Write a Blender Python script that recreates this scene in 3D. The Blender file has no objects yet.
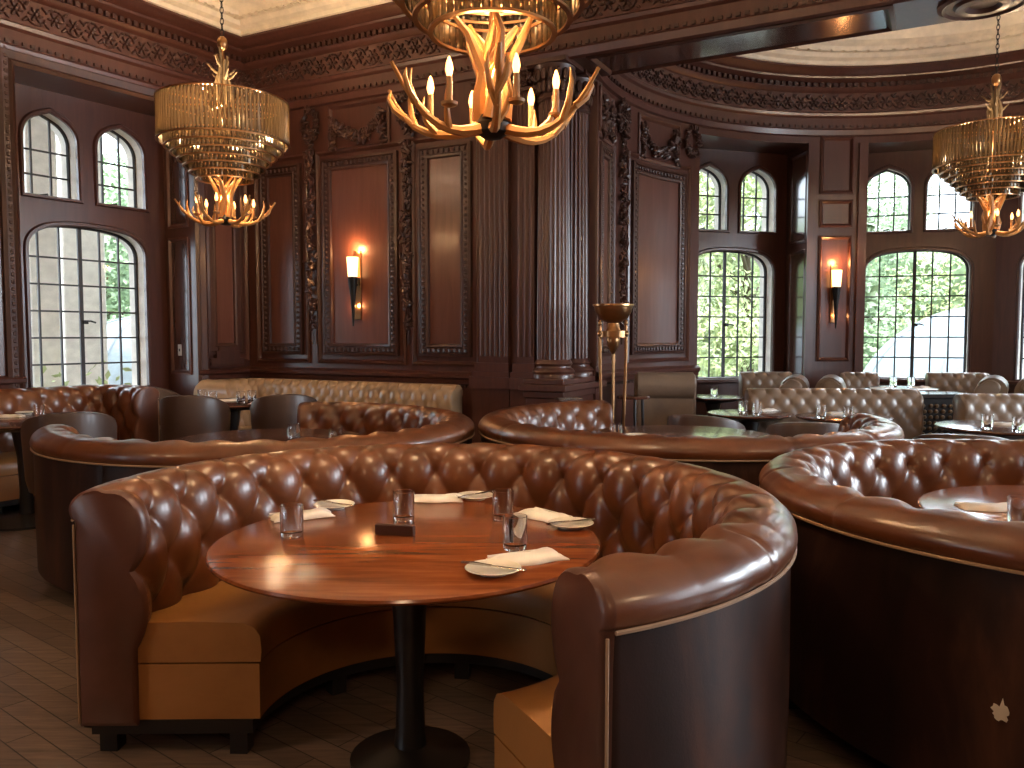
import bpy, bmesh, math, random
from mathutils import Vector, Matrix, noise
C = bpy.context.scene.collection
PI = math.pi
R_ = math.radians
rnd = random.Random(7)

# ------------------------------------------------------------------ mesh builder
class MB:
    def __init__(s, warp=None):
        s.v = []; s.f = []; s.warp = warp
    def add(s, vs, fs):
        b = len(s.v)
        for p in vs:
            s.v.append(tuple(s.warp(*p)) if s.warp else tuple(p))
        for f in fs:
            s.f.append(tuple(i + b for i in f))
    def box(s, x0, x1, y0, y1, z0, z1, nx=1):
        vs = []; fs = []
        for i in range(nx + 1):
            x = x0 + (x1 - x0) * i / nx
            vs += [(x, y0, z0), (x, y1, z0), (x, y1, z1), (x, y0, z1)]
        for i in range(nx):
            a = 4 * i
            for j in range(4):
                k = (j + 1) % 4
                fs.append((a + j, a + k, a + 4 + k, a + 4 + j))
        fs.append((3, 2, 1, 0)); e = 4 * nx
        fs.append((e, e + 1, e + 2, e + 3))
        s.add(vs, fs)
    def obox(s, c, sx, sy, sz, M=None):
        vs = []
        for k in ((-1,-1,-1),(1,-1,-1),(1,1,-1),(-1,1,-1),(-1,-1,1),(1,-1,1),(1,1,1),(-1,1,1)):
            p = Vector((k[0]*sx/2, k[1]*sy/2, k[2]*sz/2))
            if M: p = M @ p
            vs.append(p + Vector(c))
        s.add(vs, [(0,3,2,1),(4,5,6,7),(0,1,5,4),(1,2,6,5),(2,3,7,6),(3,0,4,7)])
    def loft(s, rings, closed=True, cap=True, loop=False):
        n = len(rings[0]); vs = [p for r in rings for p in r]; fs = []
        m = len(rings)
        for i in range(m if loop else m - 1):
            a = i * n; b = ((i + 1) % m) * n
            for j in range(n if closed else n - 1):
                k = (j + 1) % n
                fs.append((a + j, a + k, b + k, b + j))
        if cap and closed and not loop:
            fs.append(tuple(reversed(range(n)))); fs.append(tuple((m - 1) * n + j for j in range(n)))
        s.add(vs, fs)
    def tube(s, pts, r, n=8, cap=True, closed=False):
        pts = [Vector(p) for p in pts]; m = len(pts)
        rr = r if isinstance(r, (list, tuple)) else [r] * m
        rings = []; up = None
        for i, p in enumerate(pts):
            if closed: t = pts[(i + 1) % m] - pts[i - 1]
            else: t = pts[min(i + 1, m - 1)] - pts[max(i - 1, 0)]
            if t.length < 1e-9: t = Vector((0, 0, 1))
            t.normalize()
            if up is None:
                up = Vector((0, 0, 1)) if abs(t.z) < .9 else Vector((1, 0, 0))
            a = up - t * up.dot(t)
            if a.length < 1e-6: a = t.orthogonal()
            a.normalize(); b = t.cross(a); up = a
            rings.append([p + (a * math.cos(2*PI*j/n) + b * math.sin(2*PI*j/n)) * rr[i] for j in range(n)])
        s.loft(rings, True, cap and not closed, loop=closed)
    def lathe(s, prof, c=(0, 0, 0), n=24, a0=0, a1=360):
        full = abs(a1 - a0) >= 359.9
        rings = []
        for i in range(n if full else n + 1):
            a = R_(a0 + (a1 - a0) * i / n)
            rings.append([(c[0] + r * math.cos(a), c[1] + r * math.sin(a), c[2] + z) for r, z in prof])
        s.loft(rings, False, False, loop=full)
    def ell(s, c, rx, ry, rz, M=None, nu=6, nv=4):
        vs = []; fs = []
        def P(p):
            p = Vector(p)
            return (M @ p if M else p) + Vector(c)
        vs.append(P((0, 0, -rz)))
        for j in range(1, nv):
            t = -PI/2 + PI * j / nv
            for i in range(nu):
                a = 2*PI*i/nu
                vs.append(P((rx*math.cos(t)*math.cos(a), ry*math.cos(t)*math.sin(a), rz*math.sin(t))))
        vs.append(P((0, 0, rz))); L = len(vs) - 1
        for i in range(nu):
            k = (i + 1) % nu
            fs.append((0, 1 + k, 1 + i))
            for j in range(nv - 2):
                fs.append((1 + j*nu + i, 1 + j*nu + k, 1 + (j+1)*nu + k, 1 + (j+1)*nu + i))
            fs.append((1 + (nv-2)*nu + i, 1 + (nv-2)*nu + k, L))
        s.add(vs, fs)
    def frame(s, u0, u1, z0, z1, prof, nu=1):
        """mitred rectangular moulding; prof = [(inset, n)] from the outer edge inwards"""
        rings = []
        for o, n in prof:
            a0, a1, b0, b1 = u0 + o, u1 - o, z0 + o, z1 - o
            r = [(a0 + (a1-a0)*i/nu, n, b0) for i in range(nu)] + [(a1, n, b0)]
            r += [(a1 - (a1-a0)*i/nu, n, b1) for i in range(nu)] + [(a0, n, b1)]
            rings.append(r)
        s.loft(rings, True, False)
    def build(s, name, mat, parent=None, smooth=35, bevel=0, seg=2):
        me = bpy.data.meshes.new(name)
        me.from_pydata(s.v, [], s.f); me.validate()
        bm = bmesh.new(); bm.from_mesh(me)
        bmesh.ops.recalc_face_normals(bm, faces=bm.faces)
        bm.to_mesh(me); bm.free()
        if smooth:
            me.polygons.foreach_set('use_smooth', [True] * len(me.polygons))
            me.set_sharp_from_angle(angle=R_(smooth))
        me.materials.append(mat)
        o = bpy.data.objects.new(name, me); C.objects.link(o)
        if parent: o.parent = parent
        if bevel:
            b = o.modifiers.new('bevel', 'BEVEL'); b.width = bevel; b.segments = seg; b.limit_method = 'ANGLE'; b.angle_limit = R_(40)
        return o

def tag(o, label=None, cat=None, group=None, kind=None):
    if label: o['label'] = label
    if cat: o['category'] = cat
    if group: o['group'] = group
    if kind: o['kind'] = kind
    return o
def empty(name, loc, rz=0, label=None, cat=None, group=None, kind=None):
    o = bpy.data.objects.new(name, None); C.objects.link(o)
    o.location = loc; o.rotation_euler = (0, 0, rz); o.empty_display_size = .1
    return tag(o, label, cat, group, kind)
def kids(o): return list(o.children)
def copy_tree(o, parent=None, d=0):
    c = o.copy(); C.objects.link(c)
    if parent: c.parent = parent
    for k in kids(o):
        copy_tree(k, c, d + 1)
    return c
def dup(o, loc, rz, label, group=None):
    c = copy_tree(o)
    c.location = loc; c.rotation_euler = (0, 0, rz); c['label'] = label
    if group: c['group'] = group
    return c

# ------------------------------------------------------------------ camera helpers (measuring only)
F_, H_ = 820., 1.42
PITCH = math.atan(49 / F_)
cp, sp = math.cos(PITCH), math.sin(PITCH)
def ray(px, py):
    u = (px - 512) / F_; v = -(py - 384) / F_
    return Vector((u, cp + v * sp, -sp + v * cp))
def atz(px, py, z):
    r = ray(px, py); t = (z - H_) / r.z
    return Vector((r.x * t, r.y * t, z))
def aty(px, py, Y):
    r = ray(px, py); t = Y / r.y
    return Vector((r.x * t, Y, H_ + r.z * t))

# ------------------------------------------------------------------ materials
def newmat(name):
    m = bpy.data.materials.new(name); m.use_nodes = True
    nt = m.node_tree
    return m, nt, nt.nodes['Principled BSDF']
def ramp(nt, fac, stops):
    r = nt.nodes.new('ShaderNodeValToRGB')
    e = r.color_ramp.elements
    e[0].position, e[0].color = stops[0][0], (*stops[0][1], 1)
    e[1].position, e[1].color = stops[-1][0], (*stops[-1][1], 1)
    for p, c in stops[1:-1]:
        k = e.new(p); k.color = (*c, 1)
    nt.links.new(fac, r.inputs[0])
    return r
def coord(nt, scale=(1, 1, 1), rot=(0, 0, 0), kind='Object'):
    t = nt.nodes.new('ShaderNodeTexCoord'); mp = nt.nodes.new('ShaderNodeMapping')
    mp.inputs['Scale'].default_value = scale; mp.inputs['Rotation'].default_value = rot
    nt.links.new(t.outputs[kind], mp.inputs[0])
    return mp.outputs[0]
def noise_n(nt, vec, scale, detail=4, rough=.55, dist=0):
    n = nt.nodes.new('ShaderNodeTexNoise')
    n.inputs['Scale'].default_value = scale; n.inputs['Detail'].default_value = detail
    n.inputs['Roughness'].default_value = rough; n.inputs['Distortion'].default_value = dist
    nt.links.new(vec, n.inputs['Vector'])
    return n
def bump(nt, b, h, strength, dist=.01):
    k = nt.nodes.new('ShaderNodeBump'); k.inputs['Strength'].default_value = strength; k.inputs['Distance'].default_value = dist
    nt.links.new(h, k.inputs['Height']); nt.links.new(k.outputs[0], b.inputs['Normal'])
def plain(name, col, rough=.5, metal=0, coat=0, spec=.5):
    m, nt, b = newmat(name)
    v = coord(nt); n = noise_n(nt, v, 9, 3)
    c0 = tuple(x * .88 for x in col); c1 = tuple(min(1, x * 1.1) for x in col)
    r = ramp(nt, n.outputs[0], [(.3, c0), (.7, c1)])
    nt.links.new(r.outputs[0], b.inputs['Base Color'])
    b.inputs['Roughness'].default_value = rough; b.inputs['Metallic'].default_value = metal
    b.inputs['Coat Weight'].default_value = coat; b.inputs['Coat Roughness'].default_value = .12
    b.inputs['Specular IOR Level'].default_value = spec
    return m
def wood(name, dark, mid, light, scale=(9, 9, .8), rough=.33, coat=.18, grain=6, rot=(0, 0, 0)):
    m, nt, b = newmat(name)
    v = coord(nt, scale, rot)
    n = noise_n(nt, v, grain * .3, 6, .6, .8)
    big = noise_n(nt, coord(nt, (.7, .7, .4)), 1.6, 2)
    mx = nt.nodes.new('ShaderNodeMath'); mx.operation = 'MULTIPLY_ADD'
    nt.links.new(n.outputs[0], mx.inputs[0]); mx.inputs[1].default_value = .7
    ml = nt.nodes.new('ShaderNodeMath'); ml.operation = 'MULTIPLY'; ml.inputs[1].default_value = .3
    nt.links.new(big.outputs[0], ml.inputs[0]); nt.links.new(ml.outputs[0], mx.inputs[2])
    r = ramp(nt, mx.outputs[0], [(.3, dark), (.5, mid), (.72, light)])
    nt.links.new(r.outputs[0], b.inputs['Base Color'])
    b.inputs['Roughness'].default_value = rough
    b.inputs['Coat Weight'].default_value = coat; b.inputs['Coat Roughness'].default_value = .18
    bump(nt, b, n.outputs[0], .08, .004)
    return m
def leather(name, c0, c1, c2, rough=.33, patch=2.2, coat=.15, bumpk=.15, spots=None):
    m, nt, b = newmat(name)
    v = coord(nt)
    n = noise_n(nt, coord(nt, (1, 1, .28)) if 'worn' in name else v, patch, 6, .62, .4)
    r = ramp(nt, n.outputs[0], [(.3, c0), (.5, c1), (.7, c2)])
    out = r.outputs[0]
    if spots:
        s = noise_n(nt, coord(nt, (1.6, 1.6, .7)), 1.7, 7, .7, .3)
        sr = ramp(nt, s.outputs[0], [(spots[1], (0, 0, 0)), (spots[1] + .05, (1, 1, 1))])
        mix = nt.nodes.new('ShaderNodeMix'); mix.data_type = 'RGBA'
        nt.links.new(sr.outputs[0], mix.inputs[0]); nt.links.new(out, mix.inputs[6])
        mix.inputs[7].default_value = (*spots[0], 1); out = mix.outputs[2]
    nt.links.new(out, b.inputs['Base Color']); b.inputs['Specular IOR Level'].default_value = .25 if 'worn' in name else .5
    f = noise_n(nt, v, 160, 3)
    rr = nt.nodes.new('ShaderNodeMapRange'); rr.inputs[3].default_value = rough - .08; rr.inputs[4].default_value = rough + .14
    nt.links.new(n.outputs[0], rr.inputs[0]); nt.links.new(rr.outputs[0], b.inputs['Roughness'])
    b.inputs['Coat Weight'].default_value = coat; b.inputs['Coat Roughness'].default_value = .16
    bump(nt, b, f.outputs[0], bumpk, .002)
    return m
def glow(name, col, strength):
    m, nt, b = newmat(name)
    b.inputs['Base Color'].default_value = (*col, 1)
    b.inputs['Emission Color'].default_value = (*col, 1); b.inputs['Emission Strength'].default_value = strength
    return m
def glass(name, tint=(1, 1, 1), gloss=1.0, ior=1.45, rough=.02):
    m = bpy.data.materials.new(name); m.use_nodes = True; nt = m.node_tree; nt.nodes.clear()
    o = nt.nodes.new('ShaderNodeOutputMaterial'); mx = nt.nodes.new('ShaderNodeMixShader')
    t = nt.nodes.new('ShaderNodeBsdfTransparent'); t.inputs[0].default_value = (*tint, 1)
    g = nt.nodes.new('ShaderNodeBsdfGlossy'); g.inputs['Roughness'].default_value = rough
    f = nt.nodes.new('ShaderNodeLayerWeight'); f.inputs[0].default_value = .5
    pw = nt.nodes.new('ShaderNodeMath'); pw.operation = 'POWER'; pw.inputs[1].default_value = 3.0
    nt.links.new(f.outputs['Facing'], pw.inputs[0])
    k = nt.nodes.new('ShaderNodeMath'); k.operation = 'MULTIPLY_ADD'; k.inputs[1].default_value = .55 * gloss; k.inputs[2].default_value = .006; k.use_clamp = True
    nt.links.new(pw.outputs[0], k.inputs[0]); nt.links.new(k.outputs[0], mx.inputs[0])
    nt.links.new(t.outputs[0], mx.inputs[1]); nt.links.new(g.outputs[0], mx.inputs[2]); nt.links.new(mx.outputs[0], o.inputs[0])
    return m

M_WOOD = wood('mahogany', (.058, .021, .016), (.082, .030, .022), (.11, .042, .031))
M_FIELD = wood('mahogany_panel', (.090, .033, .022), (.125, .047, .032), (.16, .064, .044), rough=.36)
M_POLISH = wood('polished_mahogany', (.05, .02, .015), (.07, .028, .02), (.09, .035, .026), rough=.12, coat=.5)
M_CARVE = wood('carved_mahogany', (.032, .013, .010), (.055, .021, .015), (.085, .034, .024), rough=.42, coat=.2)
M_PLASTER = plain('cream_plaster', (.86, .76, .61), .8)
M_BROWN = leather('brown_leather', (.072, .022, .009), (.13, .041, .0145), (.185, .063, .023), rough=.31, coat=.3, patch=2.6)
M_HIDE = leather('worn_dark_leather', (.010, .006, .005), (.026, .012, .010), (.09, .038, .024), rough=.42, patch=3.0, coat=.02, bumpk=.15)
M_ENDHIDE = leather('end_leather', (.06, .022, .015), (.10, .036, .022), (.14, .055, .035), rough=.38)
M_SEAT = leather('tan_seat_leather', (.25, .105, .026), (.33, .14, .036), (.38, .165, .046), rough=.45)
M_BEIGE = leather('beige_leather', (.27, .18, .105), (.36, .245, .15), (.43, .30, .19), rough=.29, coat=.25)
M_BAY = leather('shaded_beige_leather', (.15, .105, .075), (.20, .14, .10), (.25, .18, .13), rough=.32, coat=.2)  # beige leather again, with the shade of the bay put into its colour
M_PIPE = plain('pale_piping', (.34, .22, .14), .6)
M_CHAIR = leather('umber_leather', (.045, .025, .019), (.065, .036, .027), (.085, .048, .036), rough=.45)
M_BLACK = plain('black_wood', (.012, .010, .010), .35)
M_IRON = plain('black_iron', (.02, .02, .02), .4, .6)
M_CHROME = plain('chrome', (.6, .6, .6), .2, 1)
M_BRASS = plain('aged_brass', (.42, .22, .10), .28, 1)
M_ANTLER = plain('antler', (.45, .21, .06), .45)
M_ANTLER_DIM = plain('dimmed_antler', (.20, .13, .06), .6)  # darker copy of the antler colour, so the stack looks unlit
M_TABLE = wood('table_mahogany', (.12, .030, .009), (.23, .062, .017), (.34, .108, .032), scale=(1.2, 11, 6), rough=.17, coat=0, grain=7, rot=(0, 0, .12))
M_TABLE2 = wood('dark_table_top', (.05, .018, .012), (.085, .03, .018), (.12, .045, .026), scale=(1.2, 11, 6), rough=.17, coat=0)
M_CLOTH = plain('white_linen', (.80, .76, .70), .9)
M_CHINA = plain('white_china', (.80, .75, .66), .2, 0, .3)
M_STEEL = plain('cutlery_steel', (.55, .52, .48), .22, 1)
m_, nt_, b_ = newmat('tumbler_glass')
b_.inputs['Base Color'].default_value = (1, 1, 1, 1); b_.inputs['Transmission Weight'].default_value = 1; b_.inputs['Roughness'].default_value = .0; b_.inputs['IOR'].default_value = 1.45
M_TUMBLER = m_
M_PANE = glass('window_glass', (.96, .98, 1), .6)
M_LEAD = plain('window_leading', (.035, .035, .04), .5)
M_STONE = plain('limestone', (.86, .82, .75), .85)
M_FLAME = glow('lit_bulb', (1, .46, .12), 2.4)
M_SCONCE = glow('lit_sconce_glass', (1, .52, .2), 2.2)
M_DOME = plain('dome_fabric', (.42, .50, .54), .4)
M_LEAF = []
for i, c in enumerate([(.42, .52, .27), (.50, .57, .29), (.33, .44, .26)]):
    m, nt, b = newmat('foliage_green')
    n = noise_n(nt, coord(nt), 3, 3)
    r = ramp(nt, n.outputs[0], [(.3, tuple(x * .6 for x in c)), (.7, tuple(x * 1.3 for x in c))])
    nt.links.new(r.outputs[0], b.inputs['Base Color']); b.inputs['Roughness'].default_value = .6
    M_LEAF.append(m)
M_BARK = plain('bark', (.12, .09, .06), .9)
M_GRASS = plain('garden_paving', (.36, .36, .33), .9)

# smoky crystal: some light passes, some scatters through, some reflects
def crystal():
    m = bpy.data.materials.new('smoky_crystal'); m.use_nodes = True; nt = m.node_tree; nt.nodes.clear()
    o = nt.nodes.new('ShaderNodeOutputMaterial')
    tr = nt.nodes.new('ShaderNodeBsdfTransparent'); tr.inputs[0].default_value = (.55, .42, .26, 1)
    tl = nt.nodes.new('ShaderNodeBsdfTranslucent'); tl.inputs[0].default_value = (.20, .145, .085, 1)
    gl = nt.nodes.new('ShaderNodeBsdfGlossy'); gl.inputs[0].default_value = (.36, .33, .28, 1); gl.inputs['Roughness'].default_value = .1
    a = nt.nodes.new('ShaderNodeMixShader'); a.inputs[0].default_value = .78
    b = nt.nodes.new('ShaderNodeMixShader'); b.inputs[0].default_value = .42
    nt.links.new(tr.outputs[0], a.inputs[1]); nt.links.new(tl.outputs[0], a.inputs[2])
    nt.links.new(a.outputs[0], b.inputs[1]); nt.links.new(gl.outputs[0], b.inputs[2])
    nt.links.new(b.outputs[0], o.inputs[0])
    return m
M_CRYSTAL = crystal()

def floor_mat():
    m, nt, b = newmat('parquet')
    v = coord(nt, (1, 1, 1), (0, 0, R_(38)))
    br = nt.nodes.new('ShaderNodeTexBrick'); br.offset = .5
    br.inputs['Scale'].default_value = 1; br.inputs['Brick Width'].default_value = .62; br.inputs['Row Height'].default_value = .1
    br.inputs['Mortar Size'].default_value = .0025; br.inputs['Color1'].default_value = (.14, .10, .08, 1)
    br.inputs['Color2'].default_value = (.23, .165, .13, 1); br.inputs['Mortar'].default_value = (.015, .008, .006, 1)
    nt.links.new(v, br.inputs['Vector'])
    g = noise_n(nt, coord(nt, (2, 26, 2), (0, 0, R_(38))), 2.2, 6, .65, .5)
    mix = nt.nodes.new('ShaderNodeMix'); mix.data_type = 'RGBA'; mix.blend_type = 'MULTIPLY'; mix.inputs[0].default_value = .8
    gr = ramp(nt, g.outputs[0], [(.3, (.45, .45, .45)), (.7, (1.3, 1.25, 1.2))])
    nt.links.new(br.outputs[0], mix.inputs[6]); nt.links.new(gr.outputs[0], mix.inputs[7])
    nt.links.new(mix.outputs[2], b.inputs['Base Color'])
    b.inputs['Roughness'].default_value = .30; b.inputs['Coat Weight'].default_value = .25
    bump(nt, b, br.outputs['Fac'], -.2, .002)
    return m
M_FLOOR = floor_mat()

# ------------------------------------------------------------------ room geometry
K0 = Vector((-3.70, 9.60)); U = Vector((.884, -.467)).normalized(); N = Vector((-.467, -.884)).normalized()
L = Vector((-.548, -.836)).normalized(); NL = Vector((.836, -.548)).normalized()   # left wall: direction to camera, into room
K = K0 + U * .86                           # the corner of the room
AC = Vector((3.86, 6.81)); AR = 3.22
def w_back(u, n, z):
    p = K0 + U * u + N * n; return (p.x, p.y, z)
def w_left(u, n, z):                       # u runs from the corner towards the camera
    p = K + L * u + NL * n; return (p.x, p.y, z)
def w_apse(a, n, z):                       # a = degrees round the bay
    r = AR - n; return (AC.x + r * math.cos(R_(a)), AC.y + r * math.sin(R_(a)), z)
def w_apse_u(u, n, z): return w_apse(172 - math.degrees(u / AR), n, z)

CEIL = 4.85; ARCH = 3.72; JT = .692; RW = 1.74; RD = .484      # window recess: start, width, depth
# ---- floor, ceiling
f = MB(); f.add([(-13, -5, 0), (11, -5, 0), (11, 14, 0), (-13, 14, 0)], [(0, 1, 2, 3)])
tag(f.build('floor', M_FLOOR, smooth=0), kind='structure', label='dark parquet floor')
f = MB(); f.box(-13, 11, -5, 14, CEIL, CEIL + .1)
tag(f.build('ceiling', M_PLASTER, smooth=0), kind='structure', label='cream plaster ceiling')

# ---- walls
wb = MB(w_back)
wb.box(.5, 4.62, -.25, 0, 0, CEIL); wb.box(4.2, 4.62, -1.1, -.25, 0, CEIL)
wall_back = tag(wb.build('wall_back', M_WOOD), kind='structure', label='mahogany panelled wall behind the long beige banquette')
wl = MB(w_left)
wl.box(JT + RW, 12.6, -RD - .02, 0, 0, CEIL)
wl.box(JT, JT + RW, -RD - .02, 0, ARCH, CEIL)
wl.box(-.25, JT, -RD - .02, 0, 0, CEIL)
wall_left = tag(wl.build('wall_left', M_WOOD), kind='structure', label='mahogany wall with the tall leaded window')
wr = MB()
# wall behind the camera and wall to the side, each with tall openings for daylight
def holed_wall(mb, a, b, th, ops, z0, z1, top):
    a = Vector(a); b = Vector(b); d = (b - a); Ln = d.length; d.normalize(); n = Vector((-d.y, d.x))
    def wp(u, k, z):
        p = a + d * u + n * k; return (p.x, p.y, z)
    mb.warp = wp; u = 0
    for o0, o1 in ops:
        mb.box(u, o0, 0, th, 0, top); mb.box(o0, o1, 0, th, 0, z0); mb.box(o0, o1, 0, th, z1, top); u = o1
    mb.box(u, Ln, 0, th, 0, top); mb.warp = None
holed_wall(wr, (7.72, 7.3), (7.2, -4), -.3, [(1.2, 2.6), (3.6, 5.0), (6.0, 7.4)], .8, 3.7, CEIL)
tag(wr.build('wall_side', M_WOOD), kind='structure')
wr = MB(); holed_wall(wr, (7.3, -4), (-12, -4), -.3, [], .8, 3.7, CEIL)
tag(wr.build('wall_rear', M_WOOD), kind='structure')

# ---- apse wall: curved part, pier, and end part
def curved(mb, a0, a1, n0, n1, z0, z1, k=None):
    k = k or max(2, int(abs(a1 - a0) / 3)); rings = []
    for i in range(k + 1):
        a = a0 + (a1 - a0) * i / k
        rings.append([w_apse(a, n0, z0), w_apse(a, n1, z0), w_apse(a, n1, z1), w_apse(a, n0, z1)])
    mb.loft(rings)
A_END, A_W1 = 162, 122
ap = MB()
curved(ap, A_END, A_W1, 0, -.65, 0, CEIL); curved(ap, 95, 83, 0, -.65, 0, CEIL); curved(ap, 30, -2, 0, -.65, 0, CEIL)
curved(ap, A_W1, 95, 0, -.65, ARCH, CEIL); curved(ap, 83, 30, 0, -.65, ARCH, CEIL)
wall_bay = tag(ap.build('wall_bay', M_WOOD), kind='structure', label='curved mahogany wall of the round bay')

# ---- panels with carved frames
PF = [(0, 0), (0, .035), (.025, .045), (.035, .03), (.085, .03), (.095, .042), (.115, .035), (.125, .006)]
OUT = [(0, 0), (.0, .02), (.02, .03), (.04, .012), (.045, .0)]
def panel(warp, parent, u0, u1, z0, z1, nu=1, carved=True):
    m = MB(warp); o = .12
    m.box(u0 + o, u1 - o, .0, .012, z0 + o, z1 - o, nx=nu * 2)
    p = m.build('panel', M_FIELD, parent)
    m = MB(warp); m.frame(u0, u1, z0, z1, PF, nu * 2)
    if carved:
        st = .055; cu = int((u1 - u0 - .12) / st); cz = int((z1 - z0 - .12) / st)
        for i in range(cu + 1):
            uu = u0 + .06 + (u1 - u0 - .12) * i / cu
            for zz in (z0 + .06, z1 - .06): m.ell((uu, .035, zz), .017, .018, .024, None, 5, 3)
        for i in range(1, cz):
            zz = z0 + .06 + (z1 - z0 - .12) * i / cz
            for uu in (u0 + .06, u1 - .06): m.ell((uu, .035, zz), .024, .018, .017, None, 5, 3)
    m.build('panel_frame', M_CARVE, p)
    m = MB(warp); m.frame(u0 - .09, u1 + .09, z0 - .09, z1 + .09, OUT, nu * 2)
    m.build('panel_border', M_WOOD, p)
def leafcloud(m, pts, wid, cnt, r0=.018, r1=.042, n0=.02):
    for i in range(cnt):
        t = rnd.random() * (len(pts) - 1); k = int(t); fr = t - k
        a, b = Vector(pts[k]), Vector(pts[min(k + 1, len(pts) - 1)]); p = a.lerp(b, fr)
        w = wid[0] + (wid[1] - wid[0]) * t / (len(pts) - 1) if isinstance(wid, tuple) else wid
        r = rnd.uniform(r0, r1)
        M = Matrix.Rotation(rnd.uniform(0, PI), 3, 'Y') @ Matrix.Rotation(rnd.uniform(-.6, .6), 3, 'X')
        m.ell((p.x + rnd.gauss(0, 1) * w, n0 + rnd.uniform(0, .035), p.y + rnd.gauss(0, 1) * w), r * .55, r * .7, r * 1.2, M, 6, 4)
def garland(warp, parent, u, z0=1.45, z1=3.62):
    m = MB(warp)
    pts = [(u + .02 * math.sin(i * 1.1), z1 + (z0 - z1) * i / 20) for i in range(21)]
    leafcloud(m, pts, (.026, .016), 190, .016, .034)
    for i in range(9):                       # bigger fruits knotted along the drop
        z = z1 - .12 - i * .22
        leafcloud(m, [(u, z), (u, z - .05)], .024, 9, .024, .04, .045)
    for k in range(12): m.ell((u, .03, z0 - .01 * k), .012, .012, .02)
    m.build('garland', M_CARVE, parent)
def swag(warp, parent, u, z, w):
    m = MB(warp)
    leafcloud(m, [(u - w + 2 * w * i / 12, z - .20 * (1 - (2 * i / 12 - 1) ** 2)) for i in range(13)], .022, 120, .018, .042, .025)
    for sgn in (-1, 1):
        leafcloud(m, [(u + sgn * w, z + .05), (u + sgn * (w + .02), z - .3)], (.03, .012), 34)
    m.build('swag_carving', M_CARVE, parent)
    m = MB(warp); m.frame(u - w - .09, u + w + .09, z - .32, z + .16, OUT, 3); m.build('swag_border', M_WOOD, parent)
def wreath(warp, parent, u, z):
    m = MB(warp)
    leafcloud(m, [(u + .10 * math.cos(t * .5236), z + .15 * math.sin(t * .5236)) for t in range(13)], .016, 90, .015, .035)
    m.build('wreath_carving', M_CARVE, parent)

PZ0, PZ1 = 1.21, 3.24
panel(w_left, wall_left, .10, .56, PZ0, PZ1, 1, False)
panel(w_back, wall_back, 1.08, 1.66, PZ0, PZ1)
panel(w_back, wall_back, 1.95, 2.91, PZ0, PZ1)
panel(w_back, wall_back, 3.16, 3.76, PZ0, PZ1)
for gu in (1.805, 3.035):
    garland(w_back, wall_back, gu); wreath(w_back, wall_back, gu, 3.62)
swag(w_back, wall_back, 2.43, 3.62, .30)
m = MB(w_left)                                # small pediment block under the corner panel
m.box(.12, .54, .0, .05, 1.10, 1.17); m.box(.18, .48, 0, .06, 1.17, 1.25); m.box(.22, .44, 0, .05, 1.25, 1.29)
m.build('pediment', M_CARVE, wall_left)
# dado: base panels, cap rail with small dentils
DADO = [(0, .94), (.02, .95), (.03, .99), (.055, 1.01), (.06, 1.04), (.03, 1.06), (0, 1.07)]
def dado(warp, parent, u0, u1, k=1):
    m = MB(warp); rings = [[(u0 + (u1 - u0) * i / k, n, z) for n, z in DADO] for i in range(k + 1)]
    m.loft(rings, False, False); m.build('dado_rail', M_WOOD, parent)
    m = MB(warp); c = int(abs(u1 - u0) / .035)
    for i in range(c):
        u = u0 + (u1 - u0) * (i + .5) / c
        m.box(u - .011, u + .011, 0.0, .028, .915, .942)
    m.build('dado_dentils', M_CARVE, parent)
    m = MB(warp); m.box(u0, u1, 0, .03, 0, .2, k); m.build('plinth_board', M_WOOD, parent)
dado(w_back, wall_back, .86, 4.55, 1); dado(w_left, wall_left, 0, JT, 1); dado(w_left, wall_left, JT + RW, 9, 1)
L1 = (172 - A_W1) * PI / 180 * AR
dado(w_apse_u, wall_bay, (172 - A_END) * PI / 180 * AR, L1, 14)
ua = lambda a: (172 - a) * PI / 180 * AR
panel(w_apse_u, wall_bay, ua(144.3), ua(126.2), PZ0, PZ1, 6)
panel(w_apse_u, wall_bay, ua(161.5), ua(153.5), PZ0, PZ1, 3)
garland(w_apse_u, wall_bay, ua(148.8)); wreath(w_apse_u, wall_bay, ua(148.8), 3.62)
swag(w_apse_u, wall_bay, ua(135), 3.60, .30); swag(w_apse_u, wall_bay, ua(157), 3.6, .14)
wreath(w_apse_u, wall_bay, ua(124.6), 3.6)
# pier between the bay windows: pilaster strips and small panel frames
m = MB(lambda u, n, z: w_apse(89 - math.degrees(u / AR), n, z))
for s0 in (-.36, .26): m.box(s0, s0 + .10, 0, .035, 0, ARCH, 2)
m.frame(-.2, .2, 2.72, 3.05, OUT, 2); m.frame(-.2, .2, 1.1, 2.62, OUT, 2); m.frame(-.2, .2, 3.12, 3.8, OUT, 2)
m.build('pier_moulding', M_WOOD, wall_bay)

# ---- entablature: architrave, carved frieze, dentils, cornice; then plaster cornice
ENT = [(0, 3.80), (.035, 3.81), (.045, 3.87), (.03, 3.89), (.03, 4.01), (.06, 4.03), (.07, 4.06), (.045, 4.08),
       (.045, 4.30), (.07, 4.31), (.09, 4.34), (.10, 4.35), (.10, 4.40), (.14, 4.41), (.20, 4.43), (.21, 4.45), (.26, 4.46), (.30, 4.50), (.33, 4.51), (.33, 4.54)]
PLA = [(.32, 4.53), (.36, 4.535), (.37, 4.57), (.44, 4.59), (.47, 4.63), (.55, 4.64), (.57, 4.67), (.63, 4.69), (.69, 4.74), (.77, 4.76), (.81, 4.66), (.89, 4.80), (.93, 4.835), (1.02, 4.85)]
def vec(p, n, d, z): q = p + n * d; return (q.x, q.y, z)
mit = (N + NL) / (1 + N.dot(NL))
PATHS = {'main': [(K + L * 12.0, NL), (K, mit), (K0 + U * 4.25, N)],
         }
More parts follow.
